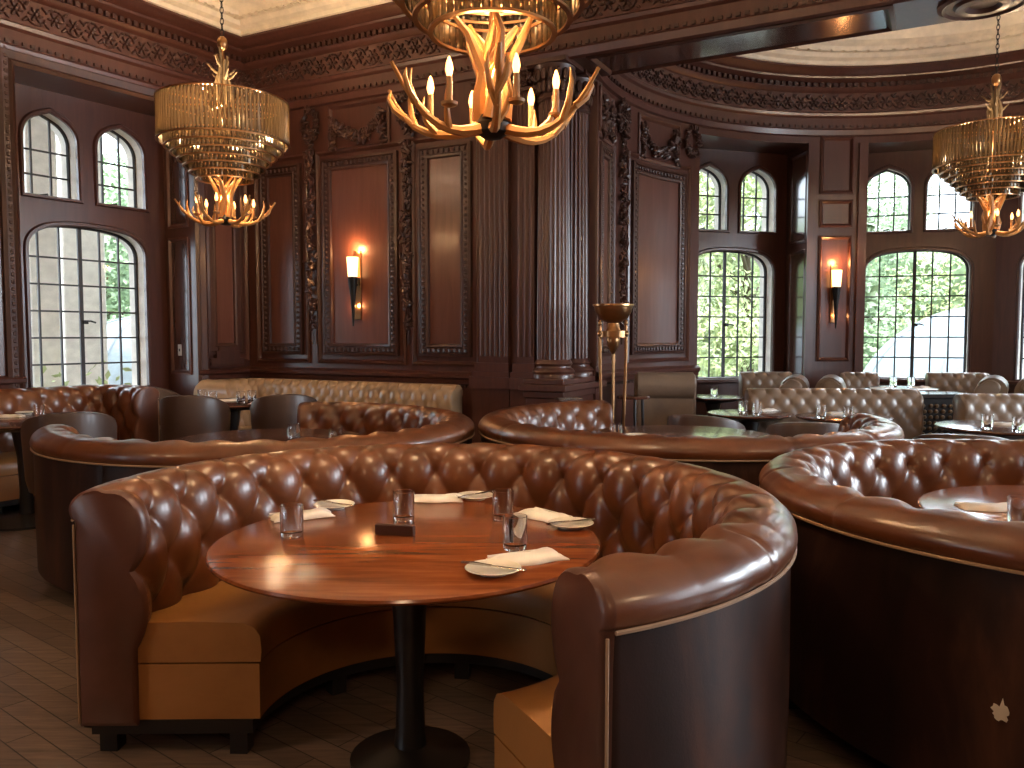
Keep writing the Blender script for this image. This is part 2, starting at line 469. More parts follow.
def path_len_iter(path, step):
    for (p, n), (q, k) in zip(path[:-1], path[1:]):
        d = (q - p).length; c = max(1, int(d / step))
        for i in range(c):
            t = (i + .5) / c
            nn = (n if n.length <= 1.0001 and n is not mit else None) or (k if k is not mit else None)
            yield p.lerp(q, t), nn, (q - p).normalized()
def frieze_h(s, t):
    x = s / .17; w = math.sin(x * PI) * .5
    h = .6 * abs(math.sin(x * PI * 1.0)) * math.sin(t * PI) + .5 * max(0, math.cos((t - .5 - w * .4) * 9))
    h += .35 * noise.noise((s * 28, t * 6, 3.1)) + .25 * noise.noise((s * 60, t * 13, 9.1))
    return max(0, h) * .028
trim_n = [0]
def entab(paths, off=0):
    trim_n[0] += 1
    m = MB()
    for path in paths:
        m.loft([[vec(p, n, d + off, z) for d, z in ENT] for p, n in path], False, False)
    t = tag(m.build('trim_%d' % trim_n[0], M_WOOD), kind='structure')
    mf = MB(); md = MB()
    for path in paths:
        s = 0
        for (p, n), (q, k) in zip(path[:-1], path[1:]):
            d = (q - p).length
            if d < .05: continue
            nn = k if n is mit else n
            for i in range(int(d / .165)):
                o = p.lerp(q, (i + .5) / int(d / .165)); tx = (q - p).normalized(); ang = math.atan2(tx.y, tx.x)
                Mz = Matrix.Rotation(ang, 3, 'Z')
                def bit(x, z, rx, rz, tilt, rise=.02):
                    g = o + tx * x + nn * (.05 + off); mf.ell((g.x, g.y, z), rx, rise, rz, Mz @ Matrix.Rotation(tilt, 3, 'Y'), 6, 4)
                sgn = 1 if i % 2 else -1
                bit(0, 4.19, .022, .022, 0, .03)
                for k in range(6):
                    a = k * PI / 3; bit(.042 * math.cos(a), 4.19 + .042 * math.sin(a), .016, .027, -a + PI / 2)
                for k in range(5):
                    a = .5 + k * .5; bit(.082 * math.cos(a * 1.0), 4.19 + sgn * .085 * math.sin(a), .012, .028, -sgn * a, .024)
                bit(.08, 4.19 - sgn * .06, .016, .036, .9 * sgn); bit(-.07, 4.19 - sgn * .075, .014, .03, -.9 * sgn)
            s += d
            dd = (q - p).normalized(); c = int(d / .07)
            for i in range(c):
                a = p.lerp(q, (i + .3) / c); b = p.lerp(q, (i + .8) / c)
                for n0, n1, z0, z1 in ((.09, .135, 4.355, 4.40), (.03, .05, 3.895, 3.925)):
                    md.add([vec(a, nn, n0 + off, z0), vec(b, nn, n0 + off, z0), vec(b, nn, n1 + off, z0), vec(a, nn, n1 + off, z0),
                            vec(a, nn, n0 + off, z1), vec(b, nn, n0 + off, z1), vec(b, nn, n1 + off, z1), vec(a, nn, n1 + off, z1)],
                           [(0,3,2,1),(4,5,6,7),(0,1,5,4),(1,2,6,5),(2,3,7,6),(3,0,4,7)])
    mf.build('frieze_carving', M_CARVE, t, smooth=60); md.build('dentil_band', M_CARVE, t)
    m = MB()
    for path in paths:
        m.loft([[vec(p, n, d + off, z) for d, z in PLA] for p, n in path], False, False)
        s = 0
        for (p, n), (q, k) in zip(path[:-1], path[1:]):
            d = (q - p).length
            if d < .05: continue
            nn = k if n is mit else n; c = int(d / .09)
            for i in range(c):
                a = p.lerp(q, (i + .25) / c); b = p.lerp(q, (i + .85) / c)
                m.add([vec(a, nn, .5 + off, 4.625), vec(b, nn, .5 + off, 4.625), vec(b, nn, .55 + off, 4.625), vec(a, nn, .55 + off, 4.625),
                       vec(a, nn, .5 + off, 4.66), vec(b, nn, .5 + off, 4.66), vec(b, nn, .55 + off, 4.66), vec(a, nn, .55 + off, 4.66)],
                      [(0,3,2,1),(4,5,6,7),(0,1,5,4),(1,2,6,5),(2,3,7,6),(3,0,4,7)])
    m.build('plaster_cornice', M_PLASTER, t)
entab([PATHS['main']])
entab([[(K0 + U * 4.25, N), (K0 + U * 11.0, N)]], .12)
apath = [(AC + Vector((math.cos(R_(a)), math.sin(R_(a)))) * AR, -Vector((math.cos(R_(a)), math.sin(R_(a))))) for a in range(171, -3, -3)]
entab([apath])
# beam body, panelled soffit, medallion
m = MB(w_back); m.box(4.25, 11.0, -.52, .13, 3.82, CEIL)
beam = tag(m.build('ceiling_beam', M_WOOD), kind='structure', label='dark mahogany beam across the mouth of the bay')
m = MB(w_back)
def wsoff(a, n, z): return w_back(a, z, n)
m2 = MB(lambda u, n, z: w_back(u, z, 3.82 - n))
m2.frame(4.95, 7.35, -.46, .09, [(0, 0), (0, .02), (.03, .03), (.05, .015), (.06, 0)], 1)
m2.frame(8.5, 11, -.46, .09, [(0, 0), (0, .02), (.03, .03), (.05, .015), (.06, 0)], 1)
m2.build('soffit_moulding', M_CARVE, beam)
m = MB(w_back); m.box(5.02, 7.28, -.40, .03, 3.806, 3.822); m.build('soffit_panel', M_POLISH, beam)
m = MB(w_back); m.box(8.57, 10.9, -.40, .03, 3.806, 3.822); m.build('soffit_panel', M_POLISH, beam)
cc = w_back(7.93, -.19, 3.82); m = MB()
m.lathe([(.30, 0), (.30, -.02), (.27, -.035), (.25, -.02), (.2, -.02), (.18, -.04), (.12, -.045), (.09, -.02), (0, -.02)], cc, 32)
m.build('soffit_medallion', M_CARVE, beam)

# ---- fluted pilasters on the back wall
def pilaster(u0, u1, parent, n0=.0, z0=1.09, z1=3.6):
    m = MB(w_back)
    m.box(u0 - .04, u1 + .04, n0, n0 + .13, .0, .92); m.box(u0 - .06, u1 + .06, n0, n0 + .16, .92, 1.03)
    m.box(u0 - .04, u1 + .04, n0, n0 + .13, 1.03, 1.08); m.box(u0 - .025, u1 + .025, n0, n0 + .11, 1.08, 1.16)
    m.box(u0, u1, n0, n0 + .07, 1.16, z1)
    c = max(3, int((u1 - u0) / .05)); w = (u1 - u0) / c          # reeds and flutes
    for i in range(c):
        a = u0 + w * i
        rings = []
        for z in (1.22, z1 - .02):
            rings.append([(a + w * (.12 + .76 * k / 6), n0 + .069 + .016 * math.sin(PI * k / 6), z) for k in range(7)])
        m.loft(rings, False, False)
    m.box(u0 - .03, u1 + .03, n0, n0 + .11, z1, z1 + .03); m.box(u0 - .045, u1 + .045, n0, n0 + .14, z1 + .17, z1 + .22)
    p = m.build('pilaster', M_WOOD, parent)
    m = MB(w_back); leafcloud(m, [(u0, z1 + .12), (u1, z1 + .12)], .035, 60, .02, .045, n0 + .08)
    m.build('pilaster_capital', M_CARVE, p)
pilaster(3.87, 4.18, wall_back); pilaster(4.27, 4.45, wall_back)

# ---- pedestal and the coupled columns carrying the beam
m = MB(w_back)
for n0, n1, u0, u1, z0, z1 in ((-.70, .2, 4.43, 4.79, 0, .86), (-.74, .24, 4.39, 4.83, 0, .14), (-.72, .22, 4.41, 4.81, .86, .92), (-.75, .25, 4.38, 4.84, .92, .98), (-.72, .22, 4.41, 4.81, .98, 1.03)):
    m.box(u0, u1, n0, n1, z0, z1)
ped = tag(m.build('trim_pedestal', M_WOOD, bevel=.008), kind='structure', label='mahogany pedestal under the pair of columns')
def column(n):
    c = w_back(4.61, n, 0)
    rt = empty('column', c, 0, None, None, None, 'structure')
    m = MB(); m.lathe([(0, 1.03), (.19, 1.03), (.19, 1.06), (.185, 1.07), (.195, 1.09), (.185, 1.11), (.165, 1.125), (.162, 1.14), (.175, 1.16), (.165, 1.18), (.152, 1.2)], n=32)
    m.build('column_base', M_WOOD, rt)
    m = MB(); rings = []
    for z in (1.19, 1.5, 2.2, 3.0, 3.5):
        r = .150 - .018 * ((z - 1.19) / 2.3) ** 1.6; ring = []
        for i in range(24 * 6):
            a = 2 * PI * i / 144; fl = (i % 6) / 6
            ring.append((( r - .010 * math.sin(PI * fl)) * math.cos(a), (r - .010 * math.sin(PI * fl)) * math.sin(a), z))
        rings.append(ring)
    m.loft(rings, True, False); m.build('column_shaft', M_WOOD, rt, smooth=50)
    m = MB(); m.lathe([(.14, 3.48), (.155, 3.5), (.145, 3.53), (.135, 3.55), (.15, 3.7), (.18, 3.75), (.19, 3.78), (.0, 3.78)], n=24)
    m.obox((0, 0, 3.80), .40, .40, .04, Matrix.Rotation(math.atan2(U.y, U.x), 3, 'Z'))
    for k in range(16):
        a = k * PI / 8
        for z, rr in ((3.60, .15), (3.70, .17)):
            m.ell((rr * math.cos(a + z), rr * math.sin(a + z), z), .03, .03, .06)
    m.build('column_capital', M_CARVE, rt)
column(0.0); column(-.45)

# ------------------------------------------------------------------ windows
def arch(x, c, hw, zs, rise, p=2.6):
    t = min(1, abs((x - c) / hw))
    if p < 3: return zs + rise * (.62 * (1 - t ** 4) ** .5 + .38 * (1 - t))
    return zs + rise * (.78 * (1 - t ** 5) ** .5 + .22 * (1 - t * t))
OPS = [dict(c=0, hw=.615, z0=.87, zs=2.24, rise=.26, p=3.2, cols=6, rows=6),
       dict(c=-.352, hw=.275, z0=2.72, zs=3.27, rise=.27, p=2.1, cols=3, rows=3),
       dict(c=.352, hw=.275, z0=2.72, zs=3.27, rise=.27, p=2.1, cols=3, rows=3)]
def window(idx, loc, rz, hw, label, ztop=3.75):
    rt = empty('window_%d' % idx, loc, rz, label, None, None, 'structure')
    xs = {-hw, hw}
    for o in OPS:
        for i in range(25): xs.add(round(o['c'] - o['hw'] * math.cos(PI * i / 24), 5))
    xs = sorted(xs)
    def slab(y0, y1, grow, name, mat):
        m = MB()
        for a, b in zip(xs[:-1], xs[1:]):
            mid = (a + b) / 2; spans = [[0, 0, ztop, ztop]]
            cuts = []
            for o in OPS:
                if abs(mid - o['c']) < o['hw']:
                    cuts.append((o['z0'], arch(a, o['c'], o['hw'], o['zs'], o['rise'], o['p']), arch(b, o['c'], o['hw'], o['zs'], o['rise'], o['p'])))
            cuts.sort(); lo = (0, 0)
            for z0, ta, tb in cuts:
                m.add([(a, y0, lo[0]), (b, y0, lo[1]), (b, y0, z0), (a, y0, z0), (a, y1, lo[0]), (b, y1, lo[1]), (b, y1, z0), (a, y1, z0)],
                      [(0,1,2,3),(7,6,5,4),(0,4,5,1),(3,2,6,7),(1,5,6,2),(0,3,7,4)]); lo = (ta, tb)
            m.add([(a, y0, lo[0]), (b, y0, lo[1]), (b, y0, ztop), (a, y0, ztop), (a, y1, lo[0]), (b, y1, lo[1]), (b, y1, ztop), (a, y1, ztop)],
                  [(0,1,2,3),(7,6,5,4),(0,4,5,1),(3,2,6,7),(1,5,6,2),(0,3,7,4)])
        return m.build(name, mat, rt, smooth=0)
    slab(0, .07, 0, 'window_surround', M_WOOD)
    slab(.07, .34, 0, 'stone_reveal', M_STONE)
    for o in OPS:
        c, w = o['c'], o['hw']
        pts = [(c - w, 0, o['z0'])]
        n = 24
        xsn = [c - w * math.cos(PI * i / n) for i in range(n + 1)]
        pts += [(x, 0, arch(x, c, w, o['zs'], o['rise'], o['p'])) for x in xsn] + [(c + w, 0, o['z0'])]
        m = MB(); m.tube([(p[0], -.004, p[2]) for p in pts], .026, 6, closed=True); m.build('arch_moulding', M_WOOD, rt)
        y = .20
        m = MB(); m.tube([(c + (p[0] - c) * .985, y, p[2]) for p in pts], .022, 6, closed=True)
        fr = m.build('casement_frame', M_LEAD, rt)
        m = MB()
        top = lambda x: arch(x, c, w, o['zs'], o['rise'], o['p'])
        for i in range(1, o['cols']):
            x = c - w + 2 * w * i / o['cols']; thick = .020 if (o['cols'] == 6 and i == 3) else .0085
            m.box(x - thick, x + thick, y - .012, y + .008, o['z0'], top(x))
        H = o['zs'] + o['rise'] * (.35 if o['cols'] == 6 else .2)
        for j in range(1, o['rows'] + 0):
            z = o['z0'] + (H - o['z0']) * j / (o['rows'] - .4)
            m.box(c - w, c + w, y - .010, y + .006, z - .0085, z + .0085)
        m.build('leading', M_LEAD, fr)
        m = MB(); vs = []; 
        for x in xsn: vs += [(x, y, o['z0']), (x, y, top(x))]
        m.add(vs, [(2*i, 2*i+2, 2*i+3, 2*i+1) for i in range(n)]); m.build('glass', M_PANE, fr)
        if o['cols'] == 6:
            m = MB(); m.box(.005, .05, y - .04, y - .012, 1.53, 1.57); m.tube([(.03, y - .04, 1.56), (.07, y - .05, 1.56), (.12, y - .05, 1.545)], .009, 6)
            m.build('casement_handle', M_IRON, fr)
        else:
            m = MB(); m.tube([(c - .03, y - .03, o['z0'] + .04), (c + .03, y - .05, o['z0'] + .055), (c + .04, y - .03, o['z0'] + .02)], .009, 6); m.build('casement_stay', M_IRON, fr)
    return rt
# left window sits .6 m out from the wall face
p = K + L * (JT + .83) - NL * RD
window(1, (p.x, p.y, 0), math.atan2(-L.y, -L.x), RW / 2 + .06, 'tall leaded window in the wall beside the corner')
WR = 3.77
for i, (a, hw) in enumerate(((106.5, .91), (71, .875), (45, .872), (20, .84))):
    d = Vector((math.cos(R_(a)), math.sin(R_(a)))); q = AC + d * WR
    window(i + 2, (q.x, q.y, 0), R_(a - 90), hw, ['leaded bay window nearest the carved wall panel', 'leaded bay window beside the pier with a lit sconce', 'leaded bay window past the plain pier', 'leaded bay window at the end of the bay'][i])
# jamb linings of the bay recesses and window sills
def sill(name, a, hw):
    d = Vector((math.cos(R_(a)), math.sin(R_(a)))); t = Vector((-d.y, d.x)); q = AC + d * WR
    m = MB(lambda x, y, z: (q.x + t.x * x - d.x * y, q.y + t.y * x - d.y * y, z))
    m.box(-hw, hw, 0, .10, .82, .865)
    tag(m.build(name, M_WOOD, bevel=.01), kind='structure')
for i, (a, hw) in enumerate(((106.5, .83), (71, .81), (45, .81))): sill('window_sill_%d' % (i + 1), a, hw)
# moulded edge of the left recess (carved) and jamb panel with switch
m = MB(w_left)
m.frame(JT, JT + RW, -.1, ARCH, [(-.14, 0), (-.14, .03), (-.11, .045), (-.05, .03), (-.03, .05), (0, .03), (0, 0)])
for i in range(60):
    m.ell((JT + RW + .08, .03, .1 + i * .0635), .03, .02, .024, None, 5, 3)
m.build('recess_moulding', M_CARVE, wall_left)
pj = lambda n, k, z: w_left(JT + k, -n, z)
m = MB(pj); m.frame(.07, .42, 1.0, 2.45, [(0, 0), (0, .015), (.02, .022), (.035, .008), (.04, .0)]); m.frame(.07, .42, 2.55, 3.6, [(0, 0), (0, .015), (.02, .022), (.035, .008), (.04, .0)])
m.build('jamb_panel', M_FIELD, wall_left)
m = MB(pj)
for z0, z1 in ((1.05, 2.40), (2.60, 3.55)): m.box(.12, .37, 0, .006, z0, z1)
m.build('jamb_field', M_POLISH, wall_left)
m = MB(lambda a, n, z: w_apse(a, n, z))
for z0, z1 in ((.95, 2.42), (2.60, 3.60)): m.box(95.0, 95.14, -.46, -.06, z0, z1)
m.build('jamb_field', M_POLISH, wall_bay)
m = MB(lambda y, n, z: w_apse(95 + math.degrees(n / 3.5), -y, z))
for z0, z1 in ((.90, 2.47), (2.55, 3.65)): m.frame(.03, .49, z0, z1, [(0, 0), (0, .015), (.015, .022), (.03, .01), (.035, .0)])
m.build('jamb_panel', M_WOOD, wall_bay)
m = MB(pj); m.box(.235, .30, 0, .008, 1.20, 1.32); ls = m.build('light_switch', plain('switch_plate', (.55, .5, .45), .4), bevel=.003)
tag(ls, 'small metal light switch plate on the window jamb', 'switch')
m = MB(pj); m.box(.26, .276, .008, .014, 1.245, 1.275); m.build('toggle', M_BLACK, ls)

# ------------------------------------------------------------------ outside
m = MB(); m.add([(-60, -30, -.35), (60, -30, -.35), (60, 70, -.35), (-60, 70, -.35)], [(0, 1, 2, 3)])
tag(m.build('ground_outside', M_GRASS, smooth=0), kind='structure', label='pale terrace outside the windows')
def tree(x, y, h, r, k, label):
    rt = empty('garden_tree', (x, y, -.35), 0, label, 'tree', 'trees outside the windows')
    m = MB(); m.tube([(0, 0, 0), (.1, 0, h * .3), (0, .1, h * .7)], [.18, .13, .06], 8)
    for j in range(6):
        a = j * 1.05; m.tube([(0, 0, h * (.3 + .06 * j)), (r * .6 * math.cos(a), r * .6 * math.sin(a), h * (.45 + .07 * j))], [.06, .02], 5)
    m.build('trunk', M_BARK, rt)
    m = MB(); rr = random.Random(k * 31 + 5)
    blobs = [(rr.uniform(-.55, .55) * r, rr.uniform(-.55, .55) * r, h * rr.uniform(.12, .95), r * rr.uniform(.35, .6)) for _ in range(16)]
    for bx, by, bz, br in blobs:
        for _ in range(900):
            d = Vector((rr.gauss(0, 1), rr.gauss(0, 1), rr.gauss(0, 1))).normalized() * br * rr.uniform(.6, 1.05)
            c = Vector((bx, by, bz)) + d; s = rr.uniform(.05, .12)
            a = Vector((rr.gauss(0, 1), rr.gauss(0, 1), rr.gauss(0, 1))).normalized(); b = a.orthogonal().normalized()
            m.add([c - a * s, c + b * s * .5, c + a * s, c - b * s * .5], [(0, 1, 2, 3)])
    m.build('crown', M_LEAF[k % 3], rt, smooth=0)
TREES = [(.8, 22, 6.5, 2.4), (5.4, 19.0, 6, 2.4), (10.2, 24.5, 6, 2.6), (15.2, 23, 5.4, 2.5), (20.6, 20, 5.6, 2.5), (-10.2, 20.5, 6.5, 2.4), (-5.2, 23, 5, 2.4), (24, 14, 6, 2.5), (4.9, 13.6, 4.2, 1.0)]
TL = ['tall green tree seen through the bay window by the carved panel', 'bright green tree behind the thin branches outside the bay', 'dark green tree beyond the pale dome', 'pale green tree beside the pale dome', 'broad green tree past the plain pier outside', 'green tree outside the tall corner window', 'low green tree behind the pale posts outside', 'green tree at the far side of the terrace', 'slender tree close to the bay window']
for i, t in enumerate(TREES): tree(*t, i, TL[i])
def hedge(x0, y0, x1, y1, h, k, label):
    rt = empty('garden_hedge', (x0, y0, -.35), math.atan2(y1 - y0, x1 - x0), label, 'hedge', 'hedges at the edge of the garden')
    L_ = math.hypot(x1 - x0, y1 - y0); m = MB(); rr = random.Random(k); nx, nz = int(L_ / .5), 10
    rings = [[(L_ * i / nx, .5 * noise.noise((i * .37 + k, j * .5, 2.2)) + .25 * math.cos(PI * j / nz), h * (.94 + .12 * noise.noise((i * .23, k, .5))) * j / nz) for j in range(nz + 1)] for i in range(nx + 1)]
    m.loft(rings, False, False)
    m.loft([[(x, y + 1.2, z) for x, y, z in r] for r in rings], False, False)
    m.build('hedge_core', M_LEAF[2], rt)
    m = MB()
    for _ in range(int(L_ * h * 130)):
        c = Vector((rr.uniform(0, L_), rr.uniform(-.75, .1), h * rr.random() ** .9 * 1.04)); s_ = rr.uniform(.06, .14)
        a = Vector((rr.gauss(0, 1), rr.gauss(0, 1), rr.gauss(0, 1))).normalized(); b = a.orthogonal().normalized()
        m.add([c - a * s_, c + b * s_ * .5, c + a * s_, c - b * s_ * .5], [(0, 1, 2, 3)])
    m.build('foliage', M_LEAF[k % 2], rt, smooth=0)
hedge(-3, 28.5, 11, 29, 5.2, 0, 'tall leafy hedge beyond the trees outside the bay')
hedge(11.5, 28.5, 34, 19, 4.8, 1, 'tall leafy hedge beyond the pale dome')
hedge(-24, 20, -4, 27.5, 5.5, 2, 'tall leafy hedge outside the corner window')
def dome(x, y, r, label):
    rt = empty('garden_dome', (x, y, -.35), 0, label, 'dome', 'pale dining domes on the terrace')
    m = MB(); m.lathe([(r * math.cos(t * PI / 24), r * math.sin(t * PI / 24)) for t in range(13)], n=32); m.build('cover', M_DOME, rt)
    m = MB()
    for k in range(8):
        a = k * PI / 4; m.tube([((r + .01) * math.cos(t * PI / 24) * math.cos(a), (r + .01) * math.cos(t * PI / 24) * math.sin(a), (r + .01) * math.sin(t * PI / 24)) for t in range(13)], .025, 5)
    m.build('frame', plain('dome_frame', (.45, .5, .55), .5), rt)
dome(9.0, 15.8, 2.3, 'pale dining dome outside the bay window beside the sconce pier')
dome(1.5, 16.3, 2.3, 'pale dining dome outside the bay window by the carved panel')
dome(-6.9, 15.5, 2.1, 'pale dining dome outside the tall corner window')
def post(x, y, w, d, label):
    rt = empty('stone_pillar', (x, y, -.35), .6, label, 'pillar', 'pale pillars outside the corner window')
    m = MB(); m.box(-w, w, -d, d, .4, 5.4); m.build('shaft', M_STONE, rt, bevel=.03)
    m = MB(); m.box(-w - .06, w + .06, -d - .06, d + .06, 0, .4); m.build('base', M_STONE, rt, bevel=.03)
    m = MB(); m.box(-w - .08, w + .08, -d - .08, d + .08, 5.4, 5.8); m.build('capital', M_STONE, rt, bevel=.03)
q = aty(45, 330, 9.75); post(q.x, q.y, .16, .2, 'rough pale stone pillar close outside the corner window')
q = aty(84, 330, 11.2); post(q.x, q.y, .26, .2, 'wide pale pillar outside the middle of the corner window')
def shrub(px, Y, label):
    q = aty(px, 390, Y); rt = empty('terrace_shrub', (q.x, Y, -.35), 0, label, 'shrub')
    m = MB(); rr = random.Random(int(px))
    for _ in range(420):
        d = Vector((rr.gauss(0, .22), rr.gauss(0, .22), .75 + rr.gauss(0, .28))); s = rr.uniform(.03, .07)
        a = Vector((rr.gauss(0, 1), rr.gauss(0, 1), rr.gauss(0, 1))).normalized(); b = a.orthogonal().normalized()
        m.add([d - a * s, d + b * s * .5, d + a * s, d - b * s * .5], [(0, 1, 2, 3)])
    m.build('foliage', M_LEAF[1], rt, smooth=0)
    m = MB(); m.lathe([(0, 0), (.2, 0), (.27, .4), (.29, .42), (.25, .42), (.2, .38), (0, .38)], n=16); m.build('pot', M_STONE, rt)
shrub(72, 9.0, 'potted shrub outside the corner window by the pillars')

# ------------------------------------------------------------------ seating
def catmull(P, per=5):
    out = []
    for i in range(len(P) - 1):
        p0, p1, p2, p3 = P[max(i-1, 0)], P[i], P[i+1], P[min(i+2, len(P)-1)]
        for k in range(per):
            t = k / per
            out.append(tuple(.5 * (2*b + (-a + c) * t + (2*a - 5*b + 4*c - d) * t*t + (-a + 3*b - 3*c + d) * t**3) for a, b, c, d in zip(p0, p1, p2, p3)))
    out.append(P[-1]); return out
def arc_path(c, R, a0, a1, n):
    out = []
    for i in range(n + 1):
        a = R_(a0 + (a1 - a0) * i / n); d = Vector((math.cos(a), math.sin(a)))
        out.append((Vector(c) + d * R, -d))
    return out
def line_path(pts, n, inward, rad=0):
    """polyline with optional rounded corners; inward: +1 if the seat is on the left of the direction of travel"""
    P = [Vector(p) for p in pts]; dense = []
    for i in range(len(P)):
        if 0 < i < len(P) - 1 and rad:
            a = (P[i-1] - P[i]).normalized(); b = (P[i+1] - P[i]).normalized()
            for k in range(9):
                t = k / 8; dense.append((P[i] + a * rad) * (1-t)**2 + P[i] * 2*t*(1-t) + (P[i] + b * rad) * t*t)
        else: dense.append(P[i])
    L_ = [0]
    for a, b in zip(dense[:-1], dense[1:]): L_.append(L_[-1] + (b - a).length)
    out = []
    for i in range(n + 1):
        s = L_[-1] * i / n; k = 0
        while k < len(L_) - 2 and L_[k+1] < s: k += 1
        t = (s - L_[k]) / max(1e-9, L_[k+1] - L_[k]); p = dense[k].lerp(dense[k+1], t); d = (dense[k+1] - dense[k]).normalized()
        out.append((p, d))
    res = []
    for i, (p, d) in enumerate(out):
        dd = (out[max(i-2, 0)][1] + out[min(i+2, n)][1]).normalized()
        res.append((p, Vector((-dd.y, dd.x)) * inward))
    return res
PROF = [(.185, .36), (.205, .46), (.215, .58), (.215, .70), (.205, .78), (.185, .835), (.145, .875), (.09, .89), (.035, .88), (-.002, .855), (-.018, .825), (-.014, .795), (.0, .78)]
def seat(name, label, group, path, mats, H=.89, w=.2, amp=.088, hh=.165, zB=.835, mz=.925, depth=.57, seatz=.46, sub=5, panels=5, ends=True, piping=True, cat='booth', roll=1.0, legs=True, loc=None):
    mb, mo, me, ms = mats
    c0 = sum((p for p, n in path), Vector((0, 0))) / len(path)
    if loc: c0 = Vector(loc)
    rt = empty(name, (c0.x, c0.y, 0), 0, label, cat, group)
    path = [(p - c0, n) for p, n in path]
    kz = H / .89
    prof = catmull([(d, z * kz) for d, z in PROF], sub)
    zB *= kz
    s = [0]
    for (p, n), (q, k) in zip(path[:-1], path[1:]): s.append(s[-1] + ((q + k * .17) - (p + n * .17)).length)
    Lt = s[-1]; cells = max(1, round(Lt / w)); ww = Lt / cells
    ncol = len(path)
    Ln = [0]
    for a, b in zip(prof[:-1], prof[1:]): Ln.append(Ln[-1] + math.hypot(b[0]-a[0], b[1]-a[1]))
    iB = next(i for i, (d, z) in enumerate(prof) if z >= zB * mz)      # centre of the main row of puffs
    qM = Ln[iB]; qC = Ln[max(range(len(prof)), key=lambda i: prof[i][1])]; qE = Ln[-1]
    endp = {}
    aw, bh = .535, hh * 1.06
    def puff(x, q):
        best = 0
        for r in range(-4, 2):
            c = qM + r * hh; dq = q - c
            if r == 1 and dq > 0: dq = 0
            if abs(dq) > bh: continue
            off = .5 if r % 2 else 0
            dx = (x - off + .5) % 1 - .5
            v = 1 - (dx / aw) ** 2 - (dq / bh) ** 2
            if v > best: best = v
        return best ** .5
    rings = []
    for i, (p, n) in enumerate(path):
        x = s[i] / ww; ring = []
        for j, (d, z) in enumerate(prof):
            a0, a1 = prof[max(j-1, 0)], prof[min(j+1, len(prof)-1)]
            tx, tz = a1[0]-a0[0], a1[1]-a0[1]; l = math.hypot(tx, tz) or 1; nx, nz = tz / l, -tx / l   # normal into the seat side / up
            fade = 1 if Ln[j] < qC - .075 else max(.05, 1 - (Ln[j] - qC + .075) / .085)
            k = amp * fade * (puff(x, Ln[j]) - .72)
            if fade < .5: k -= .007 * math.exp(-(((x + .9) % 2.6 - 1.3) / .05) ** 2) * min(1, (Ln[-1] - Ln[j]) / .03)
            dd, zz = d + nx * k, z + nz * k
            if i in (0, len(path) - 1): endp.setdefault(i, []).append((dd, zz))
            g = p + n * dd; ring.append((g.x, g.y, zz))
        rings.append(ring)
    m = MB(); m.loft(rings, False, False)
    bk = m.build('backrest', mb, rt, smooth=75)
    if roll > 1:
        m = MB(); m.tube([(*(p + n * .06), H - .115) for p, n in path], .135, 20); m.build('rolled_top', mb, rt)
    # outer panels with seams
    m_all = max(1, panels)
    for k in range(m_all):
        i0 = round((ncol - 1) * k / m_all); i1 = round((ncol - 1) * (k + 1) / m_all)
        rr = []
        for i in range(i0, i1 + 1):
            p, n = path[i]; e = .004 if (i == i0 or i == i1) else 0
            rr.append([(*(p + n * (d + e)), z) for d, z in ((.03, .095), (.0, .10), (-.004, .4), (-.002, .7 * kz), (.0, .80 * kz), (.03, .80 * kz))])
        m = MB(); m.loft(rr, False, False); m.build('outer_panel', mo, rt, smooth=60)
    if piping:
        m = MB(); m.tube([(*(p + n * -.013), .782 * kz) for p, n in path[::2]], .0055, 6)
        m.build('piping', M_PIPE, rt)
    # seat cushion and base
    def sweep(sec, nm, mat, par=rt, st=2, trim=0):
        pp = path[::st] if path[-1] is path[::st][-1] else path[::st] + [path[-1]]
        m = MB(); m.loft([[(*(p + n * d), z) for d, z in sec] for p, n in pp]); return m.build(nm, mat, par, smooth=40)
    z1 = seatz
    sweep([(.12, z1 - .14), (.12, z1 - .02), (.2, z1 - .002), (.35, z1), (depth - .06, z1 - .004), (depth - .02, z1 - .02), (depth, z1 - .05), (depth + .004, z1 - .10), (depth, z1 - .138)], 'seat_cushion', ms)
    sweep([(.02, .125), (.02, z1 - .145), (depth - .004, z1 - .145), (depth - .004, .125)], 'seat_base', ms)
    sweep([(.03, .075), (.03, .123), (depth - .03, .123), (depth - .03, .075)], 'plinth', M_BLACK)
    if legs:
        nl = max(2, round(Lt / .9))
        for k in range(nl + 1):
            i = round((ncol - 1) * (.012 + .976 * k / nl)); p, n = path[i]
            for d in (.07, depth - .08):
                g = p + n * d; m = MB(); M = Matrix.Rotation(math.atan2(n.y, n.x), 3, 'Z')
                m.obox((g.x, g.y, .0385), .06, .06, .077, M); m.build('leg', M_BLACK, rt, smooth=0)
    if ends:
        for i, sg in ((0, -1), (ncol - 1, 1)):
            p, n = path[i]; tq = Vector((n.y, -n.x))
            dirv = (path[i][0] - path[i - sg][0]).normalized()
            pe = endp[i]; poly = pe[::2] + ([pe[-1]] if len(pe) % 2 == 0 else [])
            poly = [(poly[0][0], .11)] + poly + [(0, .11)]
            r0 = [(*(p + n * d - dirv * .01), z) for d, z in poly]
            cx = sum(d for d, z in poly) / len(poly); cz = sum(z for d, z in poly) / len(poly)
            r1 = [(*(p + n * d + dirv * .012), z) for d, z in poly]
            r2 = [(*(p + n * (cx + (d - cx) * .88) + dirv * .026), cz + (z - cz) * .97) for d, z in poly]
            m = MB(); m.loft([r0, r1, r2]); e = m.build('end_panel', me, rt, smooth=50)
            if piping:
                m = MB(); m.tube([(*(p + n * (-.003) + dirv * .014), z) for z in (.12, .4, .6, .77 * kz)], .004, 6); m.build('end_piping', M_PIPE, e)
    return rt
